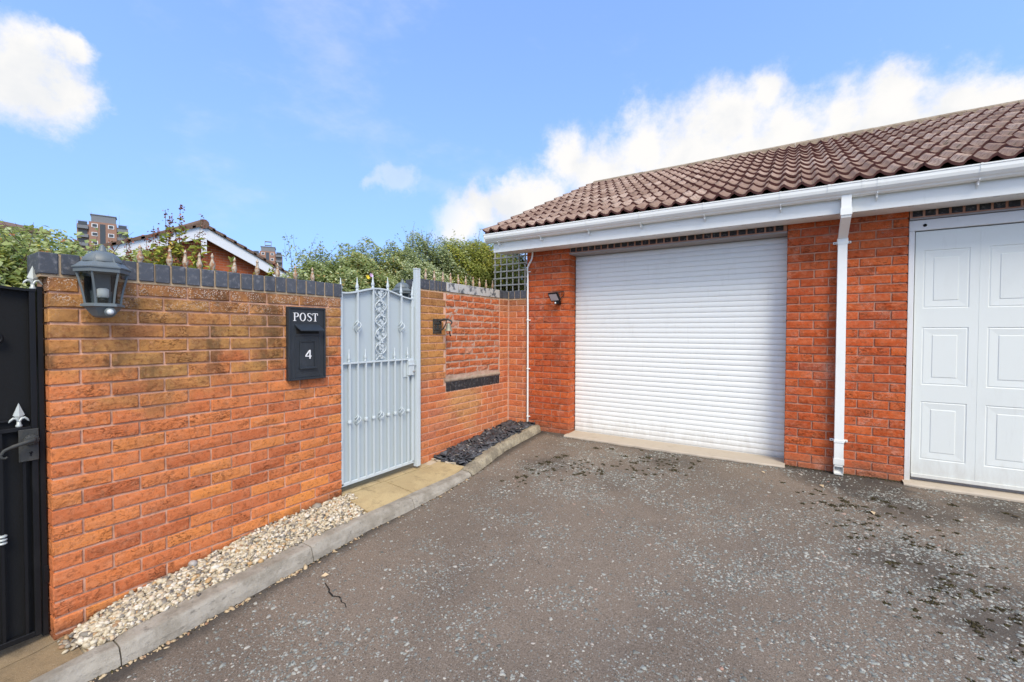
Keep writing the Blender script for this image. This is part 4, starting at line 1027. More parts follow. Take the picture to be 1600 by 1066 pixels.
def fleur(y, z0, mb, s=1.):
    # spear blade with two curled side leaves, on a collar
    mb.lathe([(.011*s, z0), (.012*s, z0+.008*s), (.008*s, z0+.014*s), (.007*s, z0+.03*s)], 10, (BX, y, 0))
    blade = [(-.004, .03), (-.012, .05), (-.019, .056), (0, .112), (.019, .056), (.012, .05), (.004, .03)]
    Mx = Matrix.Translation((BX-.003, y, z0)) @ Matrix(((0, 0, 1, 0), (1, 0, 0, 0), (0, 1, 0, 0), (0, 0, 0, 1)))
    mb.prism([(p[0]*s, p[1]*s) for p in blade], .006, Mx)
    mb.add([Mx @ Vector(p) for p in ((-.019*s, .056*s, .006), (0, .112*s, .006), (.019*s, .056*s, .006), (0, .05*s, .014), (0, .03*s, .006))], [(0, 3, 1), (3, 2, 1), (0, 4, 3), (4, 2, 3)])
    for sgn in (-1, 1):
        mb.tube([(BX+.003, y+sgn*q[0]*s, z0+q[1]*s) for q in ((0, .024), (.008, .040), (.018, .043), (.027, .034), (.032, .025))], [.005*s, .006*s, .006*s, .005*s, .002*s], 6)
for y in (.500, .355, .21, .065, -.08, -.225):
    mb = MB(); fleur(y, 1.148, mb); bb(mb, 'spear_finial', 'silver_tip')
for y in (.553, .42, .29, .128, -.03, -.16, -.295):
    mb = MB(); fleur(y, bz(y)+.004, mb); bb(mb, 'spear_finial', 'silver_tip')
bb(MB().box(BX+.012, BX+.022, .495, .560, .985, 1.135, .002), 'lock_plate', 'black_iron')
mb = MB(); mb.lathe([(.026, .022), (.026, .030), (.020, .034)], 18, (BX, .535, 1.085), axis='x'); 
for k in range(14): mb.lathe([(.001, -.003), (.0035, 0), (.001, .003)], 5, (BX+.031, .535+.024*math.cos(k*PI/7), 1.085+.024*math.sin(k*PI/7)))
bb(mb, 'handle_rose', 'black_iron')
bb(MB().tube([(BX+.034, .540, 1.088), (BX+.060, .535, 1.086), (BX+.062, .505, 1.080), (BX+.062, .470, 1.070), (BX+.062, .444, 1.058), (BX+.062, .432, 1.040), (BX+.062, .436, 1.026), (BX+.062, .447, 1.022), (BX+.062, .453, 1.028)], [.010, .010, .009, .008, .007, .0065, .006, .005, .0045], 10), 'lever_handle', 'black_iron')
mb = MB(); mb.lathe([(.006, .022), (.006, .0235)], 10, (BX, .533, 1.025), axis='x'); mb.box(BX+.022, BX+.0235, .530, .536, 1.008, 1.023); bb(mb, 'keyhole')
mb = MB()       # scroll on the upper sheet
mb.tube([(BX+.006, .43-.03*math.cos(a)*(1-a/12), 1.56+.03*math.sin(a)*(1-a/12)) for a in [i*.5 for i in range(18)]], .006, 6); bb(mb, 'scroll')
bpost = tag(empty('gate_post', (-3.055, .5745, .12)), 'black steel post fixed to the end of the weathered brick wall', 'post')
MB().box(-.016, .016, -.0105, .0105, 0, 1.690, .002).build('post_tube', M['black'], bpost)
MB().box(-.010, .022, -.004, .0125, .26, .34, .001).build('fixing_lug', M['black'], bpost)

# ================================================================== POST BOX
pb = tag(empty('post_box', (LX+.002, 1.893, 1.512)), 'black wall post box lettered POST with a number 4, fixed on the weathered wall', 'post box')
def lx(a, b, c_): return (c_, a, b)
wB, hB, dB = .288, .520, .030
MB().box(0, dB, -wB/2, wB/2, -hB/2, hB/2, .003).build('box_body', M['postbox'], pb)
def frame(w0, h0, t, d0, d1, zc=0., yc=0.):
    mb = MB()
    mb.box(d0, d1, yc-w0/2, yc+w0/2, zc+h0/2-t, zc+h0/2, .0015); mb.box(d0, d1, yc-w0/2, yc+w0/2, zc-h0/2, zc-h0/2+t, .0015)
    mb.box(d0, d1-.0006, yc-w0/2, yc-w0/2+t, zc-h0/2+t, zc+h0/2-t, .0015); mb.box(d0, d1-.0006, yc+w0/2-t, yc+w0/2, zc-h0/2+t, zc+h0/2-t, .0015); return mb
frame(wB-.004, hB-.004, .011, dB-.002, dB+.009).build('raised_rim', M['postbox'], pb)
frame(.196, .300, .006, dB-.002, dB+.003, -.090).build('door_moulding', M['postbox'], pb)
frame(.122, .196, .008, dB-.002, dB+.007, -.078).build('number_frame', M['postbox'], pb)
MB().box(dB-.001, dB+.016, -.066, .066, -.183, -.172, .002).build('frame_ledge', M['postbox'], pb)
mb = MB(); a, b = -.098, .110   # sloping flap hood
mb.add([(dB, a+.0, .138), (dB, b-.02, .138), (dB+.045, a+.022, .096), (dB+.045, b, .096), (dB+.045, a+.022, .089), (dB+.045, b, .089), (dB, a, .128), (dB, b-.02, .128)],
       [(0, 2, 3, 1), (2, 4, 5, 3), (4, 6, 7, 5), (0, 6, 4, 2), (1, 3, 5, 7)])
mb.build('flap_hood', M['postbox'], pb)
MB().box(dB-.001, dB+.002, -.085, .090, .070, .105).build('letter_slot', M['crack'], pb)
def ribbon(mb, pts, ws, d0, d1, closed=False):
    """flat stroke in the (y,z) plane, thickness along x"""
    P_ = [Vector((0, p[0], p[1])) for p in pts]; n = len(P_); Lf = []; Rt = []
    for i in range(n):
        if closed: t_ = P_[(i+1) % n]-P_[(i-1) % n]
        else: t_ = P_[min(i+1, n-1)]-P_[max(i-1, 0)]
        t_.normalize(); nn = Vector((0, -t_.z, t_.y)); wv = ws[i] if isinstance(ws, (list, tuple)) else ws
        Lf.append(P_[i]+nn*wv/2); Rt.append(P_[i]-nn*wv/2)
    V = []
    for i in range(n):
        for q, d in ((Lf[i], d1), (Rt[i], d1), (Rt[i], d0), (Lf[i], d0)): V.append((d, q.y, q.z))
    m_ = n if closed else n-1
    mb.add(V, [(4*i+k, 4*i+(k+1) % 4, 4*((i+1) % n)+(k+1) % 4, 4*((i+1) % n)+k) for i in range(m_) for k in range(4)])
    if not closed: mb.add(V[:4], [(0, 1, 2, 3)]); mb.add(V[-4:], [(3, 2, 1, 0)])
d0, d1 = dB-.0005, dB+.0035
LH = .058; zb_ = .160
def letter(ch, y0):
    mb = MB(); th, tk, sf = .0032, .0075, .0030
    if ch == 'P':
        ribbon(mb, [(y0+.011, zb_), (y0+.011, zb_+LH)], tk, d0, d1); ribbon(mb, [(y0, zb_+sf/2), (y0+.023, zb_+sf/2)], sf, d0, d1-.0004); ribbon(mb, [(y0, zb_+LH-sf/2), (y0+.016, zb_+LH-sf/2)], sf, d0, d1-.0004)
        pts = [(y0+.013, zb_+LH-.0015)]+[(y0+.024+.014*math.sin(a), zb_+LH*.745+LH*.235*math.cos(a)) for a in [i*PI/9 for i in range(10)]]+[(y0+.013, zb_+LH*.51)]
        ribbon(mb, pts, [th]*2+[th+.0045*math.sin(i*PI/9) for i in range(1, 9)]+[th]*2, d0, d1-.0002)
    if ch == 'O':
        ribbon(mb, [(y0+.024+.0195*math.cos(a), zb_+LH/2+(LH/2-.001)*math.sin(a)) for a in [i*2*PI/20 for i in range(20)]], [.0030+.0048*abs(math.cos(i*2*PI/20)) for i in range(20)], d0, d1, True)
    if ch == 'S':
        pts = [(.034, .80), (.031, .93), (.020, .985), (.009, .93), (.006, .77), (.010, .64), (.020, .53), (.031, .40), (.034, .24), (.029, .07), (.018, .015), (.008, .06), (.004, .21)]
        ribbon(mb, [(y0+p[0], zb_+LH*p[1]) for p in pts], [.003, .0035, .0035, .005, .007, .0075, .0078, .0075, .007, .005, .0035, .0035, .003], d0, d1)
    if ch == 'T':
        ribbon(mb, [(y0+.021, zb_), (y0+.021, zb_+LH)], tk, d0, d1); ribbon(mb, [(y0+.010, zb_+sf/2), (y0+.032, zb_+sf/2)], sf, d0, d1-.0004)
        ribbon(mb, [(y0, zb_+LH-.002), (y0+.042, zb_+LH-.002)], .0042, d0, d1-.0004); ribbon(mb, [(y0+.0015, zb_+LH-.016), (y0+.0015, zb_+LH)], .003, d0, d1-.0006); ribbon(mb, [(y0+.0405, zb_+LH-.016), (y0+.0405, zb_+LH)], .003, d0, d1-.0006)
    o = mb.build('letter', M['white_letter'], pb); o['label'] = 'white letter '+ch
for ch, y0 in (('P', -.108), ('O', -.060), ('S', -.004), ('T', .040)): letter(ch, y0)
mb = MB(); ribbon(mb, [(.019, -.128), (.019, -.040)], .011, d0, d1+.001); ribbon(mb, [(.017, -.043), (-.022, -.098)], .009, d0, d1+.0006); ribbon(mb, [(-.024, -.102), (.034, -.102)], .009, d0, d1+.0003)
for v_ in range(len(mb.v)): x_, y_, z_ = mb.v[v_]; mb.v[v_] = (x_, y_*.8+.002, z_*.72-.018)
o = mb.build('number', M['white_letter'], pb); o['label'] = 'white number 4'

# ================================================================== LANTERNS
def lantern(loc, rz, label, group=None, lit_label=True):
    L_ = tag(empty('wall_lantern', loc, rz), label, 'lantern')
    # hexagonal half lantern; local +X points out of the wall, z=0 at the bottom
    MB().lathe([(.004, .372), (.008, .366), (.014, .350), (.019, .340), (.020, .334), (.0, .334)], 14).build('finial', M['lamp'], L_)
    MB().lathe([(.018, .336), (.040, .330), (.062, .314), (.074, .296), (.078, .282), (.083, .280), (.100, .262), (.112, .256), (.112, .250)], 6, rot=PI/6, smooth=False).build('canopy', M['lamp'], L_)
    mb = MB(); mb.lathe([(.018, .338), (.038, .333), (.058, .319), (.070, .301), (.075, .285), (.074, .280)], 20); mb.build('dome', M['lamp'], L_)
    MB().lathe([(.106, .250), (.106, .230), (.098, .230)], 6, rot=PI/6, smooth=False).build('canopy_skirt', M['lamp'], L_)
    prof = [(.096, .232), (.086, .190), (.077, .150), (.070, .110), (.066, .075)]
    for k in range(6):
        a = PI/6+k*PI/3
        MB().tube([(r*math.cos(a), r*math.sin(a), z) for r, z in prof], .0055, 4, False).build('glazing_bar', M['lamp'], L_)
        a2 = a+PI/3; V = []
        for r, z in prof: V += [((r-.003)*math.cos(a), (r-.003)*math.sin(a), z), ((r-.003)*math.cos(a2), (r-.003)*math.sin(a2), z)]
        if abs(((a+a2)/2) % (2*PI) - PI) > .3:
            mb = MB().add(V, [(2*i, 2*i+1, 2*i+3, 2*i+2) for i in range(4)]); mb.build('glass_pane', M['glass'], L_)
        else:
            MB().add(V, [(2*i, 2*i+1, 2*i+3, 2*i+2) for i in range(4)]).build('back_plate', M['lamp'], L_)
    MB().lathe([(.066, .080), (.082, .074), (.084, .064), (.070, .060), (.056, .040), (.040, .018), (.028, .010), (.0, .008)], 6, rot=PI/6, smooth=False).build('base', M['lamp'], L_)
    MB().box(-.068, -.062, -.062, .062, .07, .25).build('back_plate', M['black_sheet'], L_)
    MB().lathe([(.012, .078), (.020, .082), (.020, .105), (.016, .108)], 12).build('lamp_holder', M['black'], L_)
    MB().lathe([(.016, .108), (.023, .112), (.023, .150), (.014, .156), (.0, .157)], 12).build('bulb', M['bulb'], L_)
    MB().box(-.075, -.045, -.035, .035, .02, .26, .004).build('wall_bracket', M['lamp'], L_)
    mb = MB().lathe([(.0, .0), (.016, .002), (.022, .010), (.022, .020)], 14, (.068-.02, .018, .036), axis='x'); o = mb.build('sensor_housing', M['lamp'], L_)
    mb = MB().lathe([(.015, .020), (.013, .026), (.007, .030), (.0, .031)], 14, (.068-.02, .018, .036), axis='x'); mb.build('sensor_lens', M['led'], L_)
    return L_
lantern((-2.902, .768, 1.655), -.15, 'grey hexagonal wall lantern with motion sensor on the weathered wall')
lantern((-3.222, 3.075, 1.74), -PI/2, 'dark lantern half hidden behind the silver gate, on the end of the red wall')

# ================================================================== FLOODLIGHT
fl = tag(empty('floodlight', (-2.365, 4.70, 2.0)), 'small black floodlight with cable loop on the left garage pier', 'light')
R_ = Euler((math.radians(34), 0, math.radians(-16))).to_matrix().to_4x4()
def rot_mb(mb, T=Vector((0, 0, 0))):
    mb.v = [tuple((R_ @ Vector(v))+T) for v in mb.v]; return mb
rot_mb(MB().box(-.074, .074, -.014, .012, -.056, .056, .003), Vector((-.005, -.035, .015))).build('housing', M['black'], fl)
rot_mb(MB().box(-.060, .060, -.0155, -.0145, -.041, .043), Vector((-.005, -.035, .015))).build('lamp_glass', M['led'], fl)
rot_mb(frame(.124, .090, .011, -.1, -.1), Vector((0, 0, 0)))
MB().box(-.012, .045, -.03, .05, -.072, -.030, .006).build('sensor_body', M['black'], fl)
MB().lathe([(.0, -.0), (.012, .003), (.013, .010)], 10, (.004, -.034, -.056), axis='y').build('sensor_lens', M['bulb'], fl)
MB().box(-.01, .02, .02, .05, -.04, .02, .003).build('wall_bracket', M['black'], fl)
MB().tube([(-.03, .0, .055), (.0, .03, .068), (.05, .035, .075), (.078, .03, .076), (.092, .025, .060), (.084, .02, .030), (.064, .01, .004), (.05, -.01, -.01)], .0045, 8).build('cable', M['black'], fl)

# ================================================================== BELL
bl = tag(empty('wall_bell', (RX, 3.45, 1.655)), 'weathered cast iron bell on an ornate black bracket on the red wall', 'bell')
mb = MB(); frame_ = frame(.125, .150, .008, 0, .010, 0, -.045)
frame_.build('wall_plate', M['black_iron'], bl)
mb = MB()
for k in range(7):
    a = -.098+.0175*k; mb.tube([(.006, a, -.068), (.010, a+.012*math.sin(k), 0), (.006, a+.006, .068)], .0035, 5)
    mb.tube([(.006, -.105, -.06+.02*k), (.011, -.045, -.055+.019*k+.008*math.sin(k*2)), (.006, .012, -.06+.02*k)], .0035, 5)
for k in range(6):
    cy_, cz2 = -.09+.03*(k % 3), -.03+.06*(k//3)
    mb.tube([(.012, cy_+.014*math.cos(a)*(1-a/14), cz2+.014*math.sin(a)*(1-a/14)) for a in [i*.6 for i in range(15)]], .0032, 5)
mb.build('filigree', M['black_iron'], bl)
MB().tube([(.008, -.02, .055), (.05, .0, .072), (.10, .012, .070), (.135, .018, .055), (.145, .020, .035), (.135, .020, .022), (.122, .018, .028)], [.009, .010, .010, .009, .008, .006, .004], 8).build('bracket_arm', M['black_iron'], bl)
MB().tube([(.01, -.01, -.05), (.05, .002, -.02), (.075, .008, .03), (.08, .010, .068)], [.008, .007, .006, .006], 8).build('bracket_brace', M['black_iron'], bl)
MB().lathe([(.005, .042), (.012, .040), (.020, .030), (.024, .012), (.028, -.010), (.034, -.026), (.042, -.036), (.043, -.040), (.036, -.038)], 18, (.105, .014, -.008)).build('bell_body', M['bronze'], bl)
MB().tube([(.105, .014, -.02), (.108, .022, -.060), (.110, .032, -.088), (.111, .038, -.098)], [.003, .004, .007, .009], 8).build('clapper', M['black'], bl)

# ================================================================== SPIKED RAILINGS
def railing(name_label, pts, x, zt, hgt):
    rl = tag(empty('spiked_railing', (x, pts[0], zt-.3)), name_label, 'railing')
    me = MB(); me.lathe([(.009, 0), (.014, .004), (.014, .012), (.008, .018), (.012, .026), (.016, .045), (.0175, .055), (.009, .085), (.0065, .105), (.0095, .108), (.0095, .114), (.0055, .118), (.004, .126), (.001, .132)], 10)
    m_ = me.mesh('spike'); m_.materials.append(M['spike'])
    for k, y in enumerate(pts):
        z = zt if not callable(zt) else zt(y)
        o = link('spike', m_, None, rl, (random.uniform(-.002, .002), y-pts[0], .3-.132+random.uniform(-.006, .006)), (random.uniform(-.04, .04), random.uniform(-.04, .04), 0))
        link('rod', MB().tube([(0, 0, -.30), (0, 0, .172)], .006, 6).mesh('rod'), M['spike'], rl, (0, y-pts[0], -.0))
    MB().box(-.008, .008, -.03, pts[-1]-pts[0]+.03, .06, .085).build('rail', M['spike'], rl)
railing('rusty cream spiked railing behind the weathered left wall', [1.02, 1.165, 1.249, 1.327, 1.403, 1.535, 1.690, 1.836, 1.975, 2.120], -3.225, 2.108, .13)
railing('rusty spiked railing behind the red wall coping, under the hedge', [3.345+.138*k for k in range(11)], -3.305, 2.272, .13)

# ================================================================== TRELLIS
tr = tag(empty('trellis', (-3.2, 4.965, 2.0)), 'weathered square wooden trellis between the hedge and the garage eaves', 'trellis')
for k, xx in enumerate((-3.425, -3.33, -3.235, -3.14, -3.045, -2.95, -2.86)):
    MB().box(xx+3.2-.009, xx+3.2+.009, -.006, .006, -.08, .78, .001).build('lath', M['timber'], tr)
for k in range(9):
    MB().box(-.245, .37, -.018, -.0065, -.05+.092*k-.009, -.05+.092*k+.009, .001).build('lath', M['timber'], tr)

# ================================================================== VEGETATION
def unit(n, r):
    v = r.normal(size=(n, 3)); return v/np.linalg.norm(v, axis=1)[:, None]
def leaves_at(Pts, size, r, up=.35, out=None, aspect=.62):
    """folded four-point leaves at the given points"""
    n = len(Pts); nrm = unit(n, r); nrm[:, 2] = np.abs(nrm[:, 2])+up
    if out is not None: nrm = nrm+out*.9+np.array([.25, -.25, .1])
    nrm /= np.linalg.norm(nrm, axis=1)[:, None]
    d = unit(n, r); d -= (d*nrm).sum(1)[:, None]*nrm; d /= np.linalg.norm(d, axis=1)[:, None]
    s = np.cross(nrm, d); L_ = size*r.uniform(.6, 1.25, n)[:, None]
    a = Pts-d*L_*.5; b = Pts+d*L_*.5-nrm*L_*.08; m = Pts-d*L_*.06
    l = m+s*L_*aspect*.5+nrm*L_*.12; q = m-s*L_*aspect*.5+nrm*L_*.12
    V = np.stack([a, l, b, q], 1).reshape(-1, 3); k = np.arange(n)[:, None]*4
    F = np.concatenate([k+np.array([[0, 2, 1]]), k+np.array([[0, 3, 2]])], 1).reshape(-1, 3)
    return V, F
def shrub(label, cat, blobs, size, mat, seed, sprigs=(), group=None, gap=.0, name='shrub', stem='stem', aspect=.62, flowers=()):
    r = np.random.default_rng(seed); cx, cy = blobs[0][0], blobs[0][1]
    root = tag(empty(name, (cx, cy, .3)), label, cat, group); base = np.array([cx, cy, .3])
    Vs, Ts, stems = [], [], MB()
    for (x, y, z, rx, ry, rz, n) in blobs:
        n = int(n*1.9); d = unit(n*4, r); d = d[d[:, 2] > -.30][:n*2]; rad = 1-np.abs(r.normal(0, .17, len(d))); rad = np.clip(rad, .15, 1.12)
        bump_ = 1+.13*np.sin(d[:, 0]*5+seed)*np.sin(d[:, 1]*6+2)+.10*np.sin(d[:, 2]*11+d[:, 1]*9)
        p = d*(rad*bump_)[:, None]*np.array([rx, ry, rz])+np.array([x, y, z])
        nz_ = vnoise(p[:, 0]*1.0+p[:, 2]*.7, p[:, 1]+p[:, 2]*.9, 9, seed+5)
        keep = (nz_ > gap-.30+r.normal(0, .15, len(d))); p = p[keep][:n]; dd = d[keep][:n]
        Vs.append((p, dd)); Ts.append(np.clip(.56+.22*vnoise(p[:, 0], p[:, 1]+p[:, 2], 6, seed)+r.normal(0, .27, len(p)), 0, 1))
        for k in range(5):
            e = Vector((x+r.uniform(-.5, .5)*rx, y+r.uniform(-.6, .6)*ry, z+r.uniform(.0, .7)*rz))-Vector(base)
            stems.tube([(r.uniform(-.1, .1), r.uniform(-.1, .1), 0), (e.x*.5+r.uniform(-.1, .1), e.y*.55, e.z*.5), e], [.014, .010, .003], 5)
    for (x, y, z, tx, ty, tz, nl) in sprigs:        # long shoots standing clear of the mass
        a = np.array([x, y, z]); b = np.array([tx, ty, tz]); c_ = (a+b)/2+r.uniform(-.06, .06, 3)
        us = np.linspace(0, 1, 9)[:, None]; path_ = (1-us)**2*a+2*us*(1-us)*c_+us**2*b
        stems.tube([tuple(q-base) for q in path_], [.0035-.0028*i/8 for i in range(9)], 4)
        ui = r.uniform(.1, 1, nl)[:, None]; p = (1-ui)**2*a+2*ui*(1-ui)*c_+ui**2*b+r.normal(0, .018, (nl, 3))
        Vs.append((p, np.zeros((nl, 3)))); Ts.append(np.clip(r.uniform(.1, .75, nl), 0, 1))
    p = np.concatenate([v[0] for v in Vs]); o_ = np.concatenate([v[1] for v in Vs]); tn = np.concatenate(Ts)
    V, F = leaves_at(p-base, size, r, .35, o_, aspect)
    me = fast('foliage', V, F); face_attr(me, 'tone', np.repeat(tn, 2))
    link('foliage', me, M[mat], root); stems.build('stems', M[stem], root)
    for (x, y, z, m_) in flowers:
        mb = MB()
        for k in range(6):
            a = k*PI/3+.3; Mx = Matrix.Translation(Vector((x, y, z))-Vector(base)) @ Matrix.Rotation(PI/2-.3, 4, 'Y') @ Matrix.Rotation(a, 4, 'Z')
            mb.add([Mx @ Vector(q) for q in ((0, 0, 0), (.016, -.009, .006), (.030, 0, .010), (.016, .009, .006))], [(0, 1, 2, 3)])
        mb.lathe([(.001, -.004), (.006, 0), (.001, .006)], 6, tuple(Vector((x, y, z))-Vector(base))); mb.build('flower', M[m_], root)
    return root
rs = np.random.default_rng(5)
def sp(n, X0, X1, Y0, Y1, z0, h0, h1, nl, seed):
    q = np.random.default_rng(seed); out = []
    for k in range(n):
        x, y = q.uniform(X0, X1), q.uniform(Y0, Y1); h = q.uniform(h0, h1); out.append((x, y, z0, x+q.uniform(-.15, .15), y+q.uniform(-.18, .18), z0+h, int(nl*q.uniform(.6, 1.3))))
    return out
# bramble by the left gate
shrub('tangled light green bramble with yellowing leaves rising behind the black gate', 'shrub',
      [(-3.75, .35, 1.58, .50, .55, .50, 8000), (-3.85, .85, 1.62, .42, .34, .50, 5500), (-3.65, -.25, 1.50, .5, .45, .42, 3500), (-4.15, .62, 1.78, .40, .5, .44, 4500), (-3.95, 1.02, 1.72, .22, .20, .38, 1800)],
      .040, 'leaf_bramble', 11, sp(56, -4.1, -3.5, .1, 1.1, 1.93, .10, .34, 14, 3), flowers=())
shrub('olive hedge seen beyond the bramble at the far left edge', 'hedge',
      [(-8.2, .9, 1.9, .8, 1.3, .95, 9000), (-8.0, 2.45, 1.85, .7, .9, .80, 5000)], .060, 'leaf_hedge', 12, name='hedge')
# tall spires with dark red seed heads
def spire_plant(label, stalks, seed, group=None):
    r = np.random.default_rng(seed); x0, y0 = stalks[0][0], stalks[0][1]; base = np.array([x0, y0, .3])
    root = tag(empty('flowering_plant', tuple(base)), label, 'plant', group); st = MB(); P_, T_, Q_, U_ = [], [], [], []
    for (x, y, zt, seedy) in stalks:
        a = np.array([x, y, .3]); b = np.array([x+r.uniform(-.05, .05), y+r.uniform(-.06, .06), zt]); us = np.linspace(0, 1, 10)[:, None]; w_ = a+(b-a)*us+np.sin(us*5+seed)*.012
        st.tube([tuple(q-base) for q in w_], [.006-.0048*i/9 for i in range(10)], 5)
        nl = 70; u = r.uniform(.45, .93 if seedy else 1., nl)[:, None]; P_.append(a+(b-a)*u+r.normal(0, .022, (nl, 3))*(1.2-u)*2.2); T_.append(r.uniform(0, 1, nl))
        if seedy:
            m_ = 110; u = r.uniform(.80, 1.0, m_)[:, None]; Q_.append(a+(b-a)*u+r.normal(0, .011, (m_, 3))); U_.append(r.uniform(0, 1, m_))
            for k in range(4):
                sgn = r.uniform(-1, 1, 3); s0 = a+(b-a)*r.uniform(.72, .88); s1 = s0+np.array([sgn[0]*.04, sgn[1]*.06, r.uniform(.05, .12)]); st.tube([tuple(s0-base), tuple(s1-base)], [.0022, .001], 4)
                Q_.append(s0+(s1-s0)*r.uniform(.3, 1.05, (16, 1))+r.normal(0, .007, (16, 3))); U_.append(r.uniform(0, 1, 16))
    p = np.concatenate(P_); V, F = leaves_at(p-base, .072, r, .9, None, .34); me = fast('leaves', V, F); face_attr(me, 'tone', np.repeat(np.concatenate(T_), 2)); link('leaves', me, M['leaf_spear'], root)
    if Q_:
        p = np.concatenate(Q_); V, F = leaves_at(p-base, .017, r, .3, None, .8); me = fast('seed_heads', V, F); face_attr(me, 'tone', np.repeat(np.concatenate(U_), 2)); link('seed_heads', me, M['leaf_seed'], root)['kind'] = 'stuff'
    st.build('stems', M['stem_green'], root)
g_ = 'spires with seed heads behind the left wall'
spire_plant('low reddish seed spires just right of the grey lantern', [(-3.55, 1.02, 2.14, 1), (-3.5, 1.07, 2.08, 1), (-3.6, 1.10, 2.20, 1), (-3.52, 1.13, 2.05, 0), (-3.56, .98, 2.06, 0), (-3.5, 1.16, 2.10, 0)], 31)
spire_plant('tallest clump of dark red seed spires in front of the gable apex', [(-3.5, 1.19, 2.14, 0), (-3.5, 1.38, 2.22, 0), (-3.6, 1.20, 2.30, 1), (-3.64, 1.16, 2.24, 1), (-3.6, 1.40, 2.36, 0), (-3.6, 1.25, 2.28, 0), (-3.62, 1.35, 2.30, 0), (-3.6, 1.27, 2.38, 1), (-3.58, 1.33, 2.42, 1), (-3.62, 1.38, 2.47, 1), (-3.57, 1.42, 2.40, 1), (-3.6, 1.46, 2.30, 1), (-3.55, 1.35, 2.20, 0), (-3.6, 1.30, 2.16, 0), (-3.56, 1.44, 2.20, 0), (-3.6, 1.22, 2.13, 0), (-3.62, 1.5, 2.16, 0), (-3.57, 1.40, 2.12, 0), (-3.5, 1.26, 2.08, 0), (-3.5, 1.48, 2.06, 0)], 32)
spire_plant('small yellow green sprig against the brick gable wall, between two spikes', [(-3.5, 1.63, 2.14, 0), (-3.52, 1.66, 2.09, 1)], 33)
spire_plant('small green sprig at the foot of the white bargeboard, farthest right of the spires', [(-3.5, 1.92, 2.13, 0), (-3.53, 1.96, 2.16, 1), (-3.52, 1.89, 2.08, 0)], 34)
# hedge behind the silver gate and the red wall
shrub('dense rose hedge with pink and yellow blooms behind the silver gate', 'hedge',
      [(-4.55, 3.20, 1.75, .50, .52, .76, 11000), (-4.50, 3.85, 1.80, .50, .62, .90, 14000), (-4.2, 3.50, 1.6, .4, .7, .84, 9000), (-4.5, 3.52, 1.85, .4, .45, .74, 7000), (-4.4, 4.12, 1.95, .4, .42, .76, 7000), (-4.4, 2.85, 1.7, .35, .35, .68, 4000)], .034, 'leaf_hedge', 21,
      sp(16, -4.7, -4.2, 2.6, 4.2, 2.35, .10, .36, 14, 8)+[(-4.6, 2.78, 2.2, -4.62, 2.72, 2.66, 34), (-4.5, 2.9, 2.3, -4.5, 3.0, 2.66, 26)], name='hedge', flowers=((-3.98, 3.28, 2.20, 'petal_y'), (-3.98, 3.33, 2.225, 'petal_p')))
shrub('grey green bush with airy top shoots above the silver gate post', 'shrub',
      [(-4.20, 4.45, 1.95, .46, .56, .92, 17000), (-4.0, 4.10, 1.7, .38, .45, .86, 8000), (-4.1, 4.80, 2.0, .4, .42, .86, 7000)], .030, 'leaf_grey', 22, sp(22, -4.4, -4.0, 4.05, 4.75, 2.60, .12, .40, 22, 9), gap=.02)
shrub('yellow green climber with brown tips rising beside the trellis', 'climber',
      [(-4.0, 5.05, 2.02, .48, .56, .88, 15000), (-3.95, 5.75, 2.06, .48, .55, .90, 14000), (-4.0, 5.40, 2.1, .45, .45, .84, 8000), (-3.60, 5.35, 1.9, .30, .35, .75, 7000), (-3.75, 6.35, 2.0, .4, .45, .78, 7000)], .033, 'leaf_yellow', 23,
      sp(30, -4.2, -3.6, 4.8, 6.3, 2.70, .10, .36, 18, 10), name='climbing_plant', flowers=((-3.33, 4.93, 2.48, 'petal_y'), (-3.36, 5.02, 2.30, 'petal_y')))
shrub('sparse climber threading through the square trellis', 'climber',
      [(-3.22, 5.12, 2.35, .26, .10, .38, 1500), (-3.1, 5.35, 1.9, .3, .2, .5, 1500)], .030, 'leaf_yellow', 24, name='climbing_plant', gap=.15)
shrub('dark green conifer standing left of the rose hedge', 'tree',
      [(-9.6, 6.95, 2.0, .6, .62, 1.35, 12000)], .050, 'leaf_dark', 25, sp(8, -9.8, -9.4, 6.6, 7.3, 3.1, .1, .3, 20, 11), name='conifer', aspect=.4)
shrub('yellow green tree top beyond the bramble under the tower block', 'tree', [(-12., 4.0, 2.0, 1.0, 1.0, 1.25, 9000)], .09, 'leaf_yellow', 26, name='tree')

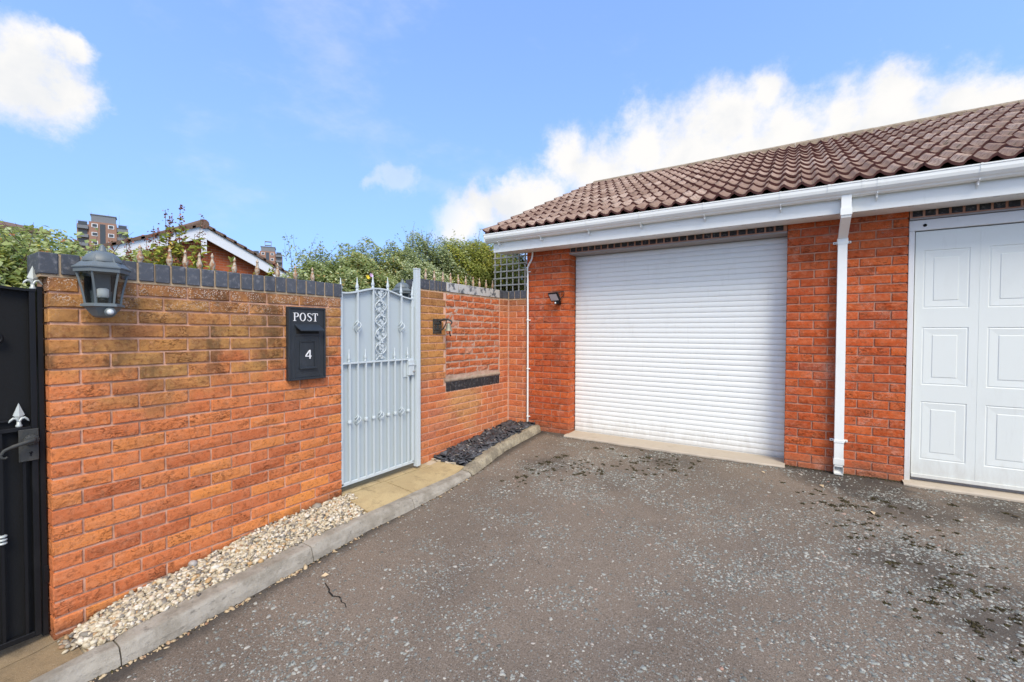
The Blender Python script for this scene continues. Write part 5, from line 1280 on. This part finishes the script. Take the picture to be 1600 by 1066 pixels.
# ================================================================== FAR BUILDINGS
HX = -14.
hs = tag(empty('bungalow', (HX, 5.87, 0)), 'red brick gable of a bungalow with white bargeboards behind the left wall', 'house')
def hh_(o): o.parent = hs; o.matrix_parent_inverse = Matrix.Translation((-HX, -5.87, 0)); return o
ay, az, hw_, ez = 5.87, 4.57, 4.0, 2.80
mb = MB(); poly = [(ay-hw_+.3, 0), (ay+hw_-.3, 0), (ay+hw_-.3, ez+.0), (ay, az-.15), (ay-hw_+.3, ez+.0)]
mb.add([(HX-.3, y, z) for y, z in poly]+[(HX-9, y, z) for y, z in poly], [(0, 1, 2, 3, 4), (9, 8, 7, 6, 5)]+[(i, i+5, (i+1) % 5+5, (i+1) % 5) for i in range(5)])
hh_(mb.build('wall', M['wall_y']))
for sgn in (-1, 1):
    ye = ay+sgn*hw_; mb = MB()
    q = [(ay+sgn*0, az-.03), (ye, ez-.03), (ye, ez-.32), (ay, az-.35)]
    mb.add([(HX, y, z) for y, z in q]+[(HX-.04, y, z) for y, z in q], [(0, 1, 2, 3), (7, 6, 5, 4)]+[(i, i+4, (i+1) % 4+4, (i+1) % 4) for i in range(4)])
    o = hh_(mb.build('bargeboard', M['barge']))
    mb = MB(); n = 14; V = []; F = []
    for i in range(n):    # courses of tiles stepping up the verge
        u0, u1 = i/n, (i+1)/n+.02; a = (ye+(ay-ye)*u0, ez+(az-ez)*u0); b = (ye+(ay-ye)*u1, ez+(az-ez)*u1)
        mb.add([(HX+.05, a[0], a[1]-.02), (HX+.05, a[0], a[1]+.075), (HX+.05, b[0], b[1]+.035), (HX+.05, b[0], b[1]-.03), (HX-9.2, a[0], a[1]-.02), (HX-9.2, a[0], a[1]+.075), (HX-9.2, b[0], b[1]+.035), (HX-9.2, b[0], b[1]-.03)],
               [(0, 1, 2, 3), (7, 6, 5, 4), (1, 5, 6, 2), (0, 4, 5, 1), (3, 2, 6, 7), (0, 3, 7, 4)])
    o = hh_(mb.build('roof', M['far_roof'])); o['kind'] = 'stuff'
hh_(MB().tube([(HX+.06, ay, az+.03), (HX-9.2, ay, az+.03)], .13, 10).build('ridge', M['far_roof']))
hh_(MB().box(HX+.001, HX+.02, ay-.07, ay+.07, az-.80, az-.34).build('finial_board', M['barge']))

def tower(cx, cy, wd, dp_, top, storeys, label, rot, mast=False):
    tw = tag(empty('tower_block', (cx, cy, 0), rot), label, 'tower block'); st = (top-3.2)/storeys
    # local x = depth (faces +x), y = width
    MB().box(-dp_/2, dp_/2, -wd*.27, wd*.27, -.5, top-2.4).build('brick_core', M['tbrick'], tw)
    for s in (-1, 1): MB().box(-dp_/2+.4, dp_/2-.6, s*wd*.27 if s > 0 else -wd*.5, wd*.5 if s > 0 else -wd*.27, -.5, top-3.4).build('wing', M['tbrick'], tw)
    MB().box(dp_/2-.2, dp_/2+.03, -wd*.06, wd*.05, -.5, top-3.0).build('stair_recess', M['tglass'], tw)
    MB().box(-dp_*.3, dp_/2-1.0, -wd*.23, wd*.25, top-2.39, top).build('plant_room', M['tslab'], tw)
    MB().box(-dp_*.32, dp_/2-.8, -wd*.25, wd*.27, top+.01, top+.25).build('roof_slab', M['tslab'], tw)
    for k in range(max(0, storeys-6), storeys):
        z = st*k+1.
        for s in (-1, 1):
            a, b = (wd*.28, wd*.5) if s > 0 else (-wd*.5, -wd*.28)
            o = MB().box(dp_/2-.58, dp_/2+.35, a, b, z, z+1.05, .05).build('balcony', M['tslab'], tw)
            MB().box(dp_/2-.59, dp_/2-.50, a+.3, b-.3, z+1.15, z+st-.35).build('balcony_glazing', M['tglass'], tw)
            for yy in (s*wd*.16,):
                f = MB().box(dp_/2+.01, dp_/2+.10, yy-.75, yy+.75, z+.75, z+2.0).build('window', M['barge'], tw)
                MB().box(dp_/2+.101, dp_/2+.12, yy-.58, yy+.58, z+.9, z+1.85).build('pane', M['tglass'], f)
    for k in range(9):
        yy = -wd*.5+wd*k/8; MB().tube([(dp_/2-.8, yy, top-3.4), (dp_/2-.8, yy, top-2.3)], .05, 4).build('roof_rail_post', M['steel'], tw)
    MB().box(dp_/2-.84, dp_/2-.78, -wd*.5, wd*.5, top-2.36, top-2.28).build('roof_rail', M['steel'], tw)
    if mast:
        for dx, dy in ((-1, -1.5), (1, -1.5), (1, 1.5), (-1, 1.5)): MB().tube([(dx, dy, top+.25), (dx, dy, top+4.2)], .09, 4).build('mast_leg', M['steel'], tw)
        for zz in (1.6, 3.6): MB().box(-1.1, 1.1, -1.6, 1.6, top+zz, top+zz+.18).build('mast_frame', M['steel'], tw)
    else:
        for yy in (-3, 1.2, 4): MB().tube([(-1, yy, top-2), (-1, yy, top+1.6)], .05, 4).build('aerial', M['steel'], tw)
tower(-198, 52.8, 12.6, 7, 40.0, 13, 'brick tower block with grey balconies beyond the bramble at left', -.30)
tower(-241.5, 132.5, 13.5, 12, 46.5, 15, 'distant tower block with roof mast behind the bungalow roof', -.55, True)
fh = tag(empty('house', (-46, 5.6, 0)), 'low brown hipped roof at the far left skyline', 'house')
mb = MB(); mb.box(-3.2, 3.2, -7, 2.55, 0, 8.05); mb.build('wall', M['barge'], fh)
mb = MB(); mb.add([(-3.6, -7.4, 8.06), (3.6, -7.4, 8.06), (3.6, 3.0, 8.06), (-3.6, 3.0, 8.06), (0, -4.6, 9.25), (0, .2, 9.25), (3.6, -7.4, 8.30), (3.6, 3.0, 8.30)], [(0, 1, 2, 3), (6, 7, 5, 4), (0, 4, 5, 3), (7, 3, 5), (0, 6, 4), (1, 2, 7, 6), (0, 1, 6), (2, 3, 7)])
mb.build('roof', M['far_roof'], fh)

# ================================================================== LOOSE STONES, MOSS, LITTER
def ico(sub=1):
    bm = bmesh.new(); bmesh.ops.create_icosphere(bm, subdivisions=sub, radius=1); bm.verts.index_update()
    V = np.array([v.co[:] for v in bm.verts]); F = np.array([[v.index for v in f.verts] for f in bm.faces]); bm.free(); return V, F
def rotmats(n, r, tilt=None):
    a = r.uniform(0, 2*PI, n); t1 = r.normal(0, tilt or 1.5, n); t2 = r.normal(0, tilt or 1.5, n)
    ca, sa, c1, s1, c2, s2 = np.cos(a), np.sin(a), np.cos(t1), np.sin(t1), np.cos(t2), np.sin(t2); o, z = np.ones(n), np.zeros(n)
    Rz = np.stack([ca, -sa, z, sa, ca, z, z, z, o], 1).reshape(-1, 3, 3); Rx = np.stack([o, z, z, z, c1, -s1, z, s1, c1], 1).reshape(-1, 3, 3); Ry = np.stack([c2, z, s2, z, o, z, -s2, z, c2], 1).reshape(-1, 3, 3)
    return Rx @ Ry @ Rz
def scatter(name, P_, S_, R_m, tV, tF, mat, tone, smooth=True, jit=.0, seed=0, kind='stuff'):
    r = np.random.default_rng(seed); n = len(P_)
    T = np.repeat(tV[None], n, 0)
    if jit: T = T*(1+r.uniform(-jit, jit, (n, len(tV), 1)))
    V = np.einsum('nij,nkj->nki', R_m, T*S_[:, None, :])+P_[:, None, :]
    F = (tF[None]+(np.arange(n)*len(tV))[:, None, None]).reshape(-1, tF.shape[1])
    me = fast(name, V.reshape(-1, 3), F, smooth); face_attr(me, 'tone', np.repeat(tone, len(tF)))
    return tag(link(name, me, M[mat]), kind=kind)
r = np.random.default_rng(77)
iV, iF = ico(1)
def zpath(P_): return np.array([pathz(b, a) for a, b in P_])
n = 7600; y = r.uniform(.66, 2.17, n); fr = r.uniform(0, 1, n); kb = np.array([kbx(q) for q in y]); x = LX+.006+(kb-.004-LX-.006)*fr
# thin triangular tail on to the slab beside the gate pier
P_ = np.stack([x, y, zpath(np.stack([x, y], 1))-.022+r.uniform(0, .026, n)+.010*np.sin(fr*PI)], 1)
m2 = 70; y2 = r.uniform(.59, .70, m2); x2 = r.uniform(-2.955, -2.80, m2); P2 = np.stack([x2, y2, zpath(np.stack([x2, y2], 1))+.008], 1)
m3 = 60; y3 = r.uniform(2.15, 2.26, m3); x3 = r.uniform(-2.96, -2.86, m3); P3 = np.stack([x3, y3, zpath(np.stack([x3, y3], 1))+.005], 1)
m4 = 120; y4 = r.uniform(.7, 2.1, m4); x4 = np.array([kbx(q) for q in y4])+np.abs(r.normal(0, .02, m4)); P4 = np.stack([x4, y4, np.array([asph(q)+kh(q) for q in y4])+.006], 1)
P_ = np.concatenate([P_, P2, P3, P4[:40]]); n = len(P_)
s0 = r.lognormal(math.log(.0095), .28, n); S_ = np.stack([s0*r.uniform(1., 1.6, n), s0, s0*r.uniform(.5, .85, n)], 1)
tone = np.clip(r.beta(1.9, 1.7, n), 0, 1); dk = r.random(n) < .10; tone[dk] = r.uniform(0, .1, dk.sum()); bn = r.random(n) < .05; tone[bn] = r.uniform(.93, 1, bn.sum())
scatter('gravel', P_, S_, rotmats(n, r, .45), iV, iF, 'pebble', tone, True, .13, 1)
tag(link('stone', fast('stone', iV*np.array([.030, .024, .020])*(1+r.uniform(-.2, .2, (len(iV), 1))), iF), M['slate'], None, (-2.955, 1.165, pathz(1.165, -2.955)+.012), (0, .3, .6)), 'larger pale grey stone lying on the gravel against the weathered wall', 'stone')
me = bpy.data.objects['stone'].data; face_attr(me, 'tone', np.full(len(me.polygons), 1.0))
# slate: thin angular plates
ang_ = np.array([0, .9, 2.1, 3.0, 4.1, 5.3]); pr_ = np.array([1, .85, 1.05, .9, 1.1, .8])
sV = np.concatenate([np.stack([np.cos(ang_)*pr_, np.sin(ang_)*pr_, np.full(6, 1.)], 1), np.stack([np.cos(ang_)*pr_*1.05, np.sin(ang_)*pr_*1.05, np.full(6, -1.)], 1)])
sF = np.array([[0, 1, 2], [0, 2, 3], [0, 3, 4], [0, 4, 5]]+[q for k in range(6) for q in ([k, 6+k, 6+(k+1) % 6], [k, 6+(k+1) % 6, (k+1) % 6])])
n = 2100; y = r.uniform(3.34, 4.735, n); kb = np.array([kbx(q) for q in y]); x = RX+.012+(kb+.0-RX-.012)*r.uniform(0, 1, n)
P_ = np.stack([x, y, zpath(np.stack([x, y], 1))-.016+r.uniform(0, .038, n)], 1); s0 = r.lognormal(math.log(.021), .38, n)
S_ = np.stack([s0*r.uniform(1, 1.6, n), s0, r.uniform(.002, .0042, n)], 1); tone = np.clip(r.beta(2, 3, n), 0, .92); q = r.random(n) < .025; tone[q] = 1.
scatter('slate_chippings', P_, S_, rotmats(n, r, .38), sV, sF, 'slate', tone, False, .15, 2)
# chippings bedded in the asphalt, clustered in worn patches
cV = np.concatenate([np.stack([np.cos(ang_)*pr_*.72, np.sin(ang_)*pr_*.72, np.full(6, .55)], 1), np.stack([np.cos(ang_)*pr_, np.sin(ang_)*pr_, np.full(6, -.7)], 1)])
N_ = 300000; x = r.uniform(-2.50, 3.4, N_); y = r.uniform(.15, 4.70, N_)
d1_ = vnoise(x, y, 2.0, 41); d2_ = vnoise(x, y, 9.0, 42); dens_ = .5*d1_+.75*d2_
wear = np.exp(-((x-.9)**2/1.0+(y-2.9)**2/1.2))*.55+np.exp(-((x+1.35)**2/.5+(y-3.6)**2/.35))*.5+np.exp(-((x+.1)**2/2.5+(y-1.2)**2/1.2))*.18
kerbq = np.exp(-((x+2.45)/.30)**2)*.6
pk = np.clip(.20+.62*np.clip(dens_+wear-kerbq-.05, -.22, 1.2), .05, .85)
keep = (r.random(N_) < pk*.80) & ~((x < -2.2) & (y < 0)); x, y = x[keep], y[keep]; n = len(x)
s0 = r.lognormal(math.log(.0040), .48, n); s0 = np.clip(s0, .0020, .013)
P_ = np.stack([x, y, gz(x, y)+.0004], 1); S_ = np.stack([s0*r.uniform(1, 1.7, n), s0, s0*r.uniform(.25, .5, n)], 1)
tone = np.clip(r.beta(2.5, 2.2, n), 0, .95); q = r.random(n) < .015; tone[q] = r.uniform(.95, 1, q.sum())
scatter('road_chippings', P_, S_, rotmats(n, r, .16), cV, sF, 'chips', tone, False, .22, 3)
print('chips', n)
# moss tufts
tufts = [(.21, 4.04, .03), (.27, 4.01, .05), (.33, 4.04, .03), (.39, 4.07, .05), (.30, 3.93, .03), (.36, 4.12, .03), (.54, 4.27, .05), (.60, 4.24, .04), (.63, 4.17, .04), (.47, 4.0, .035), (.15, 4.16, .025), (.2, 4.25, .025), (.08, 3.95, .02), (.50, 3.32, .035), (.72, 3.21, .035), (.75, 2.9, .05), (.9, 2.75, .06), (.62, 3.0, .04), (1.0, 2.6, .06), (1.0, 4.39, .04), (.88, 3.1, .03), (1.27, 4.4, .03), (-.05, 4.3, .025), (.35, 3.8, .02), (.85, 3.6, .025),
         (-2.0, 4.02, .07), (-1.95, 4.10, .06), (-2.03, 3.86, .06), (-2.08, 3.62, .05), (-2.05, 3.46, .05), (-2.1, 3.40, .04), (-1.75, 4.45, .05), (-1.6, 4.5, .04), (-1.4, 4.35, .04), (-1.2, 4.42, .04), (-.9, 4.2, .05), (-1.1, 4.0, .03), (-2.45, 4.1, .04), (-2.49, 3.35, .03), (-2.53, 2.50, .03), (-2.55, 2.42, .03), (-1.5, 3.9, .03)]
Pm = []
for _ in range(170):
    u = r.uniform(0, 1); a = .38+.85*u+r.normal(0, .22); b = 4.15-1.75*u+r.normal(0, .20); tufts.append((a, b, r.uniform(.006, .022)))
for _ in range(130):
    u = r.uniform(0, 1); a = -2.15+1.3*u+r.normal(0, .12); b = 3.5+.95*u+r.normal(0, .14); tufts.append((a, b, r.uniform(.008, .024)))
tufts = [q for q in tufts if q[1] < 4.62 and q[0] > -2.40]

for (a, b, s) in tufts:
    k = int(60*s/.04); q = r.normal(0, s*.42, (k, 2))*np.array([1.1, .8])*r.uniform(.3, 1.25, (k, 1)); Pm.append(np.stack([a+q[:, 0], b+q[:, 1]], 1))
yk = r.uniform(.3, 4.7, 700); Pm.append(np.stack([np.array([kfx(q) for q in yk])+np.abs(r.normal(0, .012, 700)), yk], 1)[r.random(700) < (.25+.6*(vnoise(yk, yk, 5, 9) > .1))])
xg = r.uniform(-.04, .79, 420); Pm.append(np.stack([xg, 4.742-np.abs(r.normal(0, .018, 420))], 1))
Pm = np.concatenate(Pm); n = len(Pm); s0 = r.uniform(.002, .006, n)
P_ = np.stack([Pm[:, 0], Pm[:, 1], gz(Pm[:, 0], Pm[:, 1])+.001], 1)
scatter('moss', P_, np.stack([s0*1.4, s0, s0*.6], 1), rotmats(n, r, .6), iV, iF, 'moss', r.uniform(0, .75, n), False, .35, 4)
# tan grit and husks lying in the channel under the kerb
yk = r.uniform(.55, 3.2, 60); yk = np.concatenate([yk, r.uniform(.6, 1.3, 70), r.normal(1.52, .05, 22), r.normal(2.0, .05, 10)]); n = len(yk)
P_ = np.stack([np.array([kfx(q) for q in yk])+.006+np.abs(r.normal(0, .012, n)), yk, 0*yk], 1); P_[:, 2] = gz(P_[:, 0], P_[:, 1])+.003
s0 = r.lognormal(math.log(.0055), .45, n); scatter('kerb_litter', P_, np.stack([s0*1.8, s0, s0*.4], 1), rotmats(n, r, .3), iV, iF, 'litter', r.uniform(0, 1, n), False, .3, 5)
# scattered light leaves and bits on the yard
for k, (a, b) in enumerate(((.50, 3.98), (1.30, 4.35), (-.2, 4.45), (-2.36, 1.62), (.22, 4.35), (.9, 1.9))):
    Vl, Fl = leaves_at(np.zeros((1, 3)), .05, np.random.default_rng(k), 2.)
    me = fast('dead_leaf', Vl, Fl); face_attr(me, 'tone', np.array([.6, .6]))
    o = link('dead_leaf', me, M['litter'], None, (a, b, float(gz(np.array(a), np.array(b)))+.010))
    tag(o, ['pale dead leaf among the moss by the downpipe', 'pale scrap near the right garage door', 'small dry leaf below the roller door, near its right end', 'dry flake beside the kerb left of the crack', 'dry leaf left of the moss clumps by the downpipe', 'tan dry leaf on the open asphalt at the right'][k], 'leaf')
# crack
cr = [(-2.31, 1.585), (-2.27, 1.572), (-2.232, 1.560), (-2.215, 1.545), (-2.16, 1.532), (-2.125, 1.545), (-2.103, 1.540), (-2.072, 1.523), (-2.047, 1.526), (-2.011, 1.508)]
V = []
for i, (a, b) in enumerate(cr):
    wv = .0045*(1-abs(i-4)/6.)+.001; z = float(gz(np.array(a), np.array(b)))+.0016; V += [(a, b-wv, z), (a+.002, b+wv, z)]
tag(link('crack', fast('crack', V, [(2*i, 2*i+2, 2*i+3, 2*i+1) for i in range(len(cr)-1)]), M['crack']), kind='structure')
